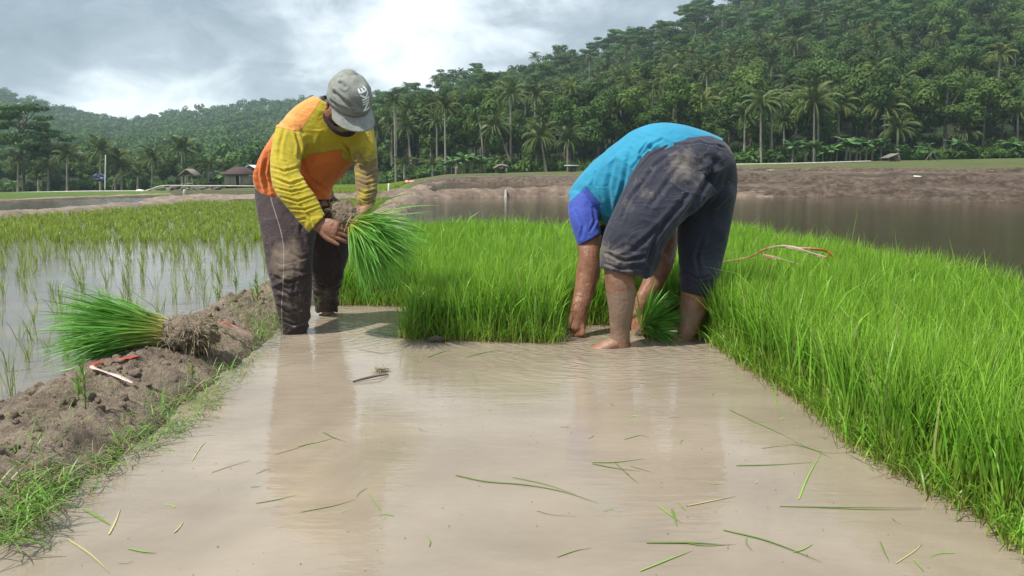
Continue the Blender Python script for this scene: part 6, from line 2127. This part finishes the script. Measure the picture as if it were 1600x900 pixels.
# ------------------------------------------------------------------ weeds on the near bank
def bank_blades(poly_px, z, n, hmin, hmax, droop, wid=0.0038, azc=None):
    us = np.array([p[0] for p in poly_px]); vs = np.array([p[1] for p in poly_px])
    pts = []
    while len(pts) < n:
        u, v = rng.uniform(us.min(), us.max(), 400), rng.uniform(vs.min(), vs.max(), 400)
        k = in_poly(u, v, poly_px)
        for a, b in zip(u[k][:n], v[k][:n]):
            pts.append(G(a, b, z))
    pts = np.array(pts[:n])
    az = rng.uniform(0, 6.28, n) if azc is None else rng.normal(azc, 0.8, n)
    return blades(pts, rng.uniform(hmin, hmax, n), az, np.abs(rng.normal(droop, 0.4, n)), np.abs(rng.normal(0.8, 0.5, n)), wid * rng.uniform(.6, 1.3, n), 5)


if True:
    lst = [bank_blades([(0, 860), (0, 690), (90, 690), (180, 660), (250, 640), (330, 590), (395, 545), (400, 565), (320, 655), (240, 700), (130, 760), (60, 830)], 0.012, 750, .03, .13, 1.15, .0042),
           bank_blades([(0, 860), (-40, 700), (60, 700), (110, 760), (60, 830)], 0.05, 520, .04, .13, 1.1, .0042),
           bank_blades([(180, 680), (300, 600), (400, 545), (405, 560), (330, 640), (240, 710)], 0.004, 260, .05, .14, 1.45, .004, 0.6),
           bank_blades([(350, 470), (420, 430), (440, 500), (400, 530), (370, 500)], 0.10, 420, .02, .07, .8, .0032),
           bank_blades([(390, 500), (440, 470), (440, 530), (400, 535)], 0.05, 260, .02, .07, .8, .003),
           bank_blades([(150, 640), (330, 560), (380, 560), (330, 600), (180, 700)], 0.06, 160, .02, .08, 1.0, .003),
           bank_blades([(0, 640), (140, 570), (220, 600), (60, 720)], 0.11, 110, .01, .06, 1.0, .003),
           bank_blades([(440, 480), (500, 430), (560, 400), (600, 380), (560, 440), (500, 480)], 0.10, 260, .02, .09, .6, .004)]
    lst.append(bank_blades([(0, 850), (0, 700), (90, 680), (200, 640), (330, 585), (395, 545), (380, 575), (300, 650), (200, 720), (110, 770)], 0.03, 900, .02, .09, 1.35, .0035))
    lst.append(bank_blades([(330, 560), (420, 480), (445, 470), (440, 520), (400, 545)], 0.03, 500, .02, .06, 1.1, .003))
    tag(link('bank_grass', blade_mesh('bank_grass', cat_blades(lst)), M['weed']), kind='stuff', label='torn and trampled grass along the foot of the mud bank')

    # clods and crumbs lying on the bank
    V, F = [], []
    k = 0
    base_v, base_f = ellipsoid((0, 0, 0), np.eye(3), 7, 5)
    for i in range(420):
        y = 1.6 + 4.4 * rng.random() ** 1.3
        x = np.interp(y, [0.2, 1.6, 3, 4.5, 6], [-1.5, -1.58, -1.6, -1.66, -1.66]) + rng.normal(0, 0.17)
        z = down(x, y)
        if z < 0.005: continue
        s_ = 0.004 + 0.016 * rng.random() ** 3
        vv_ = base_v * (1 + 0.6 * (rng.random((len(base_v), 1)) - .5)) * s_ * rng.uniform(.7, 1.3, 3) + np.array([x, y, z + s_ * .25])
        V.append(vv_); F += [tuple(q + k for q in f) for f in base_f]; k += len(vv_)
    tag(link('mud_crumbs', mesh_pl('mud_crumbs', np.vstack(V), F, smooth=False), M['mud']), kind='stuff', label='crumbs and clods of mud lying on the bank')

    def weed(u, v, z, h, label, n=14):
        c = on(u, v, 0, 0)
        r = empty('weed', c)
        tag(r, label, 'weed')
        vt, ft = tube([(0, 0, -.02), (0.005, 0, h * .5), (0.0, 0.005, h * .9)], [.003, .0025, .0015], 6, 3)
        link('stem', mesh_pl('stem', vt, ft, smooth=True), M['weed2'], r)
        b = np.zeros((n, 3)); b[:, 2] = np.linspace(h * .15, h * .9, n)
        bl = blades(b, h * .38 * np.linspace(1, .6, n), np.arange(n) * 2.4, .5, .4, .011, 4)
        link('leaves', blade_mesh('leaves', bl), M['weed'], r)
    M['weed2'] = simple_mat('weed_stem', (0.10, 0.14, 0.04), (0.16, 0.20, 0.06), 20, 0.6)
    weed(133, 640, .11, .17, 'small upright leafy weed growing on the mud bank in front of the hooked ribbon')
    weed(122, 625, .11, .11, 'smaller weed just behind the upright weed on the mud bank', 9)
    weed(300, 590, .06, .07, 'tiny drooping weed below the muddy roots of the lying bundle', 8)
    weed(368, 452, .11, .10, 'broad leaved weed at the paddy side of the bank near the capped farmer', 10)
    weed(402, 470, .11, .14, 'thin weed on the bank just left of the capped farmer', 9)

# ------------------------------------------------------------------ things around the fields
def box(c, s, rz=0.0):
    x, y, z = s[0] / 2, s[1] / 2, s[2] / 2
    v = np.array([(-x, -y, -z), (x, -y, -z), (x, y, -z), (-x, y, -z), (-x, -y, z), (x, -y, z), (x, y, z), (-x, y, z)], float)
    ca, sa = math.cos(rz), math.sin(rz)
    v = v @ np.array([[ca, sa, 0], [-sa, ca, 0], [0, 0, 1]]) + np.array(c)
    return v, [(0, 3, 2, 1), (4, 5, 6, 7), (0, 1, 5, 4), (1, 2, 6, 5), (2, 3, 7, 6), (3, 0, 4, 7)]


def pole(p0, p1, r, n=8):
    return tube([p0, (np.array(p0) + np.array(p1)) / 2, p1], [r, r * .95, r * .85], n, 1)


def part(name, pcs, mat, parent=None, off=None):
    v, f = merge(pcs)
    if off is not None: v = v - np.array(off)
    return link(name, mesh_pl(name, v, f), mat, parent)


def gab(c, w, d, h, t=0.06):
    """gable roof slab, ridge along y"""
    x, y = w / 2, d / 2
    v = [(-x, -y, 0), (0, -y, h), (x, -y, 0), (x, -y, t), (0, -y, h + t), (-x, -y, t)]
    v += [(a, y, b) for a, _, b in v]
    f = [(0, 1, 4, 5), (1, 2, 3, 4), (6, 11, 10, 7), (7, 10, 9, 8), (5, 4, 10, 11), (4, 3, 9, 10), (0, 6, 7, 1), (1, 7, 8, 2), (0, 5, 11, 6), (2, 8, 9, 3)]
    return np.array(v, float) + np.array(c), f


def hip(c, w, d, h, t=0.1):
    x, y = w / 2, d / 2
    v = [(-x, -y, 0), (x, -y, 0), (x, y, 0), (-x, y, 0), (-x * .35, 0, h), (x * .35, 0, h), (-x, -y, -t), (x, -y, -t), (x, y, -t), (-x, y, -t)]
    f = [(0, 1, 5, 4), (1, 2, 5), (2, 3, 4, 5), (3, 0, 4), (6, 9, 8, 7), (0, 6, 7, 1), (1, 7, 8, 2), (2, 8, 9, 3), (3, 9, 6, 0)]
    return np.array(v, float) + np.array(c), f


# thatched shelter on posts, left
b0 = P(298, 288, 88)
sc_ = 88 / 1200.0
r = tag(empty('shelter', b0), 'small open thatched shelter on pale posts behind the stone wall', 'shelter')
part('roof', [gab((0, 0, 12 * sc_), 25 * sc_, 2.2, 10 * sc_, 0.14)], M['thatch'], r)
for dx_, dy_ in ((-8, -0.8), (8, -0.8), (-8, 0.8), (8, 0.8), (0, -.8)):
    part('post', [pole((dx_ * sc_, dy_, -0.1), (dx_ * sc_ * (.8 if dx_ > 0 else 1), dy_, 13 * sc_), 0.06)], M['plaster'], r)
part('rail', [pole((-8 * sc_, -.8, 1.0 * sc_), (8 * sc_, -.8, 1.5 * sc_), 0.05), pole((-8 * sc_, -.8, 13 * sc_), (8 * sc_, -.8, 13 * sc_), 0.05)], M['plaster'], r)
# tiled house
b0 = P(376, 289, 100); sc_ = 100 / 1200.0
r = tag(empty('house', b0), 'low house with old red tiled hip roof half hidden by the capped farmer', 'house')
part('wall', [box((0, 0, 8 * sc_), (34 * sc_, 3.4, 18 * sc_))], M['plaster'], r)
part('roof', [hip((0, 0, 17 * sc_), 44 * sc_, 4.6, 11 * sc_)], M['tile'], r)
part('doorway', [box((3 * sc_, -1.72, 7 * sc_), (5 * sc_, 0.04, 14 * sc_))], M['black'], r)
part('pillar', [box((8 * sc_, -2.0, 8 * sc_), (0.2, 0.2, 17 * sc_))], M['plaster'], r)
b0 = P(396, 289, 106)
r = tag(empty('house', b0), 'house corner with pale metal roof just behind the tiled house', 'house')
part('wall', [box((0, 0, .9), (2.4, 2.4, 1.9))], M['plaster'], r)
part('roof', [gab((0, 0, 1.75), 3.2, 3.0, .9)], M['metalroof'], r)
# thatched lean-to
b0 = P(785, 272, 92); sc_ = 92 / 1200.0
r = tag(empty('lean_to', b0), 'grey thatched lean-to with a sagging roof in front of the banana plants', 'hut')
part('roof', [tube([(-12 * sc_, 0, 9 * sc_), (-3 * sc_, 0, 13 * sc_), (8 * sc_, 0, 11.5 * sc_)], [(.9, .16), (1.0, .2), (.8, .14)], 12, 4, ref=(0, 1, 0))], M['thatch'], r)
for k in (-8, -2, 4, 7):
    part('post', [pole((k * sc_, -.4, -.1), (k * sc_, -.4, 11 * sc_), .05)], M['wood'], r)
part('screen', [box((-.05, .3, 4 * sc_), (9 * sc_, .08, 9 * sc_))], M['darkbark'], r)
part('sheet', [box((6 * sc_, -.5, 6 * sc_), (2 * sc_, .06, 7 * sc_))], M['metalroof'], r)
# tin roofed hut
b0 = P(893, 270, 90); sc_ = 90 / 1200.0
r = tag(empty('hut', b0), 'tiny hut with flat pale tin roof left of the turquoise back', 'hut')
part('roof', [box((0, 0, 11 * sc_), (22 * sc_, 1.6, .10), 0)], M['metalroof'], r)
part('wall', [box((1 * sc_, .3, 5 * sc_), (11 * sc_, .9, 9.5 * sc_))], M['darkbark'], r)
for k in (-8, -4, 8):
    part('post', [pole((k * sc_, -.6, -.1), (k * sc_, -.6, 11 * sc_), .05)], M['wood'], r)
# hut on the right
b0 = P(1393, 253, 84); sc_ = 84 / 1200.0
r = tag(empty('hut', b0), 'low hut with slanting grey roof and stacked straw beside it at the right wood edge', 'hut')
v = np.array([(-13, -1, 6), (3, -1, 13), (5, -1, 12.5), (-12, -1, 5)], float)
V = np.vstack([v * (sc_, 1, sc_), v * (sc_, -1, sc_)])
part('roof', [(V, [(0, 1, 2, 3), (7, 6, 5, 4), (0, 4, 5, 1), (1, 5, 6, 2), (2, 6, 7, 3), (3, 7, 4, 0)])], M['thatch'], r)
for k in (-9, 2):
    part('post', [pole((k * sc_, -.7, -.1), (k * sc_, -.7, (8 if k < 0 else 12) * sc_), .05)], M['wood'], r)
hay = solid('straw_heap', [ellipsoid((5 * sc_, 0, 4 * sc_), [(6 * sc_, 0, 0), (0, .7, 0), (0, 0, 6.5 * sc_)], 16, 10)], .05, 1, M['thatch'], disp=lambda co, no: (fbm(co * 6, 3) - .5) * .35)
hay.parent = r
# stone retaining wall with the pale pipe along its top
Yw = 58.0
pts = [P(u, v, Yw) for u, v in ((228, 298), (244, 293), (262, 291), (300, 291), (345, 291))]
V, F = [], []
rw = tag(empty('retaining_wall', P(290, 300, Yw)), 'dark dry stone retaining wall below the thatched shelter', 'wall')
off = P(290, 300, Yw)
stn = []
for i in range(150):
    u = rng.uniform(230, 342); top = np.interp(u, [228, 244, 262], [298, 294, 292]); v_ = rng.uniform(top, 300.5)
    c = P(u, v_, Yw - .2)
    s = rng.uniform(.10, .19)
    stn.append(ellipsoid(c, [(s * 1.3, 0, 0), (0, s, 0), (0, 0, s * .8)], 7, 5))
v, f = merge(stn)
core_t = [P(u, v_, Yw) for u, v_ in ((228, 299), (246, 294), (262, 292.5), (345, 292.5))]
core_b = [P(u, 301, Yw) for u in (228, 246, 262, 345)]
cv_, cf_ = [], []
for a, b in zip(core_t, core_b): cv_ += [a, b, a + np.array([0, .6, 0]), b + np.array([0, .6, 0])]
for i in range(3):
    k = 4 * i
    cf_ += [(k, k + 1, k + 5, k + 4), (k, k + 4, k + 6, k + 2)]
part('stones', [(v, f)], M['stone'], rw, off)
part('core', [(np.array(cv_), cf_)], M['stone'], rw, off)


def pipe(label, px, Y, r, mat='concrete', name='pipe'):
    Ys = Y if isinstance(Y, (list, tuple)) else [Y] * len(px)
    pts = [P(u, v, yy_) for (u, v), yy_ in zip(px, Ys)]
    v, f = tube(pts, [r] * len(pts), 8, 2)
    return tag(link(name, mesh_pl(name, v, f, smooth=True), M[mat]), label, name.replace('_', ' '))


pipe('pale pipe running over the stone wall and on behind the capped farmer', [(226, 299), (236, 296), (246, 292), (262, 290), (300, 290.5), (345, 290.5), (400, 291), (430, 291)], 57.0, .05)
pipe('pale kerb line along the near edge of the left green field', [(-20, 302), (0, 302), (90, 300), (150, 299), (225, 299)], 57.0, .06)
pipe('second pale line across the left green field nearer the pond', [(-20, 308), (0, 307.5), (60, 305), (140, 303), (230, 301)], [34, 35, 38, 42, 48], .035)
pipe('pale line behind the green field right of the capped farmer', [(588, 289), (630, 288), (690, 285.5), (720, 283.5)], [60, 62, 64, 66], .035)
pipe('pale path edge between the mud fields and the grass', [(700, 283), (760, 280), (840, 278), (900, 277), (960, 275)], [70, 72, 76, 79, 82], .10)
pipe('long pale bamboo pole lying on the grass in front of the pale trunks', [(1150, 257), (1220, 256), (1290, 254), (1360, 252)], 82, .07, 'concrete')
pipe('upright white pole in front of the left palms', [(164, 296), (164.5, 270), (165, 243)], 84, .055, 'white', 'pole')
pipe('leaning thin pole right of the tall white pole', [(175, 297), (179, 284), (183, 273)], 86, .06, 'wood', 'pole')
pipe('white marker stick standing in the mud between two green fields', [(607, 304), (607.3, 296), (607.5, 288)], 28.0, .035, 'white', 'stick')
pipe('short brown post at the wood edge left of the lean-to', [(713, 275), (713, 268), (713.5, 262)], 90, .17, 'wood', 'post')
pipe('tall pale dead trunk standing above the woods edge right of the capped farmer', [(619, 252), (619, 215), (618.5, 172)], 108, .13, 'bark', 'dead_trunk')
pipe('tall pale bare trunk behind the lean-to', [(755, 248), (753, 215), (750, 190)], 106, .13, 'bark', 'dead_trunk')
pipe('tall pale bare trunk high on the right slope', [(1509, 165), (1509, 135), (1509, 100)], 130, .13, 'bark', 'dead_trunk')
# bamboo tripod on the right field
r0 = P(1456, 252, 78)
tr = tag(empty('bamboo_tripod', r0), 'thin bamboo tripod standing on the right grass strip', 'tripod')
for dx_, dy_ in ((-.75, 0), (.75, 0.1), (.1, .7)):
    part('pole', [pole((dx_, dy_, -.05), (0.02, 0, 1.0), .035)], M['wood'], tr)
# sacks, jar, tarp
ws = P(218, 299, 52)
tag(solid('sack', [ellipsoid(ws, [(.24, 0, 0), (0, .2, 0), (0, 0, .13)], 14, 10), ellipsoid(ws + np.array([.2, 0, .02]), [(.14, 0, 0), (0, .14, 0), (0, 0, .10)], 12, 8)], .02, 1, M['white'], disp=lambda co, no: (fbm(co * 8, 3) - .5) * .10),
    'crumpled white sack at the low end of the stone wall', 'sack')
j0 = P(289, 306, 27.5)
jr = tag(empty('jar', j0), 'small white plastic jar standing on the mud between pond and paddy', 'jar')
v, f = rings(np.array([(0, 0, 0), (0, 0, .02), (0, 0, .17), (0, 0, .20)], float), np.array([(.05, 0, 0), (.06, 0, 0), (.06, 0, 0), (.045, 0, 0)], float), np.array([(0, .05, 0), (0, .06, 0), (0, .06, 0), (0, .045, 0)], float), 14)
link('body', mesh_pl('body', v, f, smooth=True), M['plaster2'] if 'plaster2' in M else M['concrete'], jr)
v, f = rings(np.array([(0, 0, .20), (0, 0, .23)], float), np.array([(.05, 0, 0)] * 2, float), np.array([(0, .05, 0)] * 2, float), 14)
link('lid', mesh_pl('lid', v, f), M['white'], jr)
bt = P(157, 278, 97)
tag(solid('tarpaulin', [ellipsoid(bt, [(.7, 0, 0), (0, .3, 0), (0, 0, .55)], 14, 10)], .06, 1, M['blue'], disp=lambda co, no: (fbm(co * 2, 3) - .5) * .8), 'dark blue tarpaulin hung under the palms behind the white pole', 'tarpaulin')
pk = P(640, 285, 60)
tag(solid('sack', [ellipsoid(pk + np.array([dx_, 0, 0]), [(.25, 0, 0), (0, .2, 0), (0, 0, .17)], 14, 10) for dx_ in (-.2, .2)], .03, 1, M['pink'], disp=lambda co, no: (fbm(co * 6, 3) - .5) * .1), 'pink sack lying at the field edge right of the capped farmer', 'sack')
for (u, v_, Y, w_, lab) in ((700, 284.5, 64, 1.6, 'flat white plastic sheet on the field edge right of the pink sack'),):
    c = P(u, v_, Y)
    tag(solid('plastic_sheet', [ellipsoid(c, [(w_, 0, 0), (0, .5, 0), (0, 0, .08)], 16, 8)], .03, 0, M['white'], disp=lambda co, no: (fbm(co * 5, 3) - .5) * .10), lab, 'plastic sheet')
# water running through the cross bund
wf, n_ = new_mat('falling_water')
finish(n_, pbsdf(n_, (0.28, 0.26, 0.22), 0.25, n_.bump(n_.noise(n_.pos(), 30, 4), .03), .6))
c = P(790, 300, 27.6)
v, f = tube([c + np.array([0, .9, .08]), c + np.array([0, .3, .03]), c + np.array([.0, 0, -.12]), c + np.array([0, -.1, -.32])], [(.04, .02), (.04, .02), (.05, .03), (.09, .03)], 12, 4, ref=(1, 0, 0))
tag(link('falling_water', mesh_pl('falling_water', v, f, smooth=True), wf), 'small white spill of water pouring through the mud bank into the pond', 'water spill')
for (u, v_, Y, s, lab) in ((1433, 281, 38, .12, 'white scrap of plastic on the upper right mud terrace'), (1205, 278, 48, .2, 'pale dry straw heap on the mud terrace right of the bent farmer')):
    x = (u - 800) / 1200 * Y * CT
    c = np.array([x, Y, float(ground_z(x, Y)) + .06])
    tag(solid('scrap', [ellipsoid(c, [(s * 1.8, 0, 0), (0, s, 0), (0, 0, s * .5)], 12, 8)], .015, 0, M['white'] if s < .15 else M['thatch'], disp=lambda co, no: (fbm(co * 12, 3) - .5) * .06), lab, 'scrap')
# a tall stray stalk above the seedlings and tall edge stalks on the right
def stalk(u0, v0, u1, v1, Y, w_, label):
    a, b = P(u0, v0, Y), P(u1, v1, Y)
    pts = [a, a * .6 + b * .4, b]
    V_, Q_, A_ = [], [], []
    pts = catmull(np.array(pts), 5)
    for i, p_ in enumerate(pts):
        t = i / (len(pts) - 1)
        ww = w_ * (1 - t) ** .6
        V_ += [p_ - np.array([ww / 2, 0, 0]), p_ + np.array([ww / 2, 0, 0])]
        A_ += [.4 + .6 * t] * 2
        if i: Q_.append((2 * i - 2, 2 * i - 1, 2 * i + 1, 2 * i))
    me = quads('tall_stalk', V_, np.array(Q_), attrs={'t': A_, 'r': [.5] * len(V_)})
    tag(link('tall_stalk', me, M['seedling']), label, 'rice stalk')


b_ = G(1322, 420, .0)
stalk(1322, 420, 1341, 324, 6.6, .009, 'single tall stalk sticking up above the seedlings against the pond')
# ------------------------------------------------------------------ haze
hz = bpy.data.meshes.new('haze')
vv, ff = box((0, 640, 65), (2600, 1400, 140))
ho = link('haze', mesh_pl('haze', vv, ff))
hm = bpy.data.materials.new('humid_air'); hm.use_nodes = True
hn = NT(hm.node_tree)
vol = hn.n('ShaderNodeVolumePrincipled', out=None, Color=(0.66, 0.82, 0.92), Density=0.00040, Anisotropy=0.2)
hn.t.links.new(vol.outputs[0], hn.n('ShaderNodeOutputMaterial', out=None).inputs[1])
ho.data.materials.append(hm)
tag(ho, kind='stuff', label='humid air over the valley')

# ------------------------------------------------------------------ say which one each plant at the wood edge is
MARKS = [(28, 'the palm under the spreading albizia'), (165, 'the tall white pole'), (298, 'the thatched shelter'), (376, 'the tiled house'), (713, 'the short brown post'),
         (785, 'the thatched lean-to'), (893, 'the tin roofed hut'), (1189, 'the thick pale palm trunk'), (1272, 'the largest drooping palm'),
         (1393, 'the low grey roofed hut'), (1456, 'the bamboo tripod'), (1590, 'the palm at the right border')]
ORD = ['first', 'second', 'third', 'fourth', 'fifth', 'sixth', 'seventh', 'eighth', 'ninth', 'tenth', 'eleventh', 'twelfth', 'thirteenth', 'fourteenth', 'fifteenth', 'sixteenth']
for grp, what in (('shrubs along the wood edge', 'wood edge shrub'), ('banana plants along the wood edge', 'banana plant'),
                  ('rounded trees behind the left fields', 'dark rounded tree'), ('flat crowned trees low on the right hillside', 'low flat crowned tree')):
    cells_ = {}
    for o in COL.objects:
        if o.get('group') == grp and o.parent is None:
            u = float(PX(o.location.x, o.location.y, o.location.z)[0])
            mk = min(MARKS, key=lambda m: abs(m[0] - u))
            cells_.setdefault((mk, u >= mk[0]), []).append((abs(u - mk[0]), o.name, o))
    for (mk, rt_), lst_ in cells_.items():
        for i, (_d, _n, o) in enumerate(sorted(lst_)):
            o['label'] = '%s, %s to the %s of %s' % (what, ORD[min(i, 15)], 'right' if rt_ else 'left', mk[1])
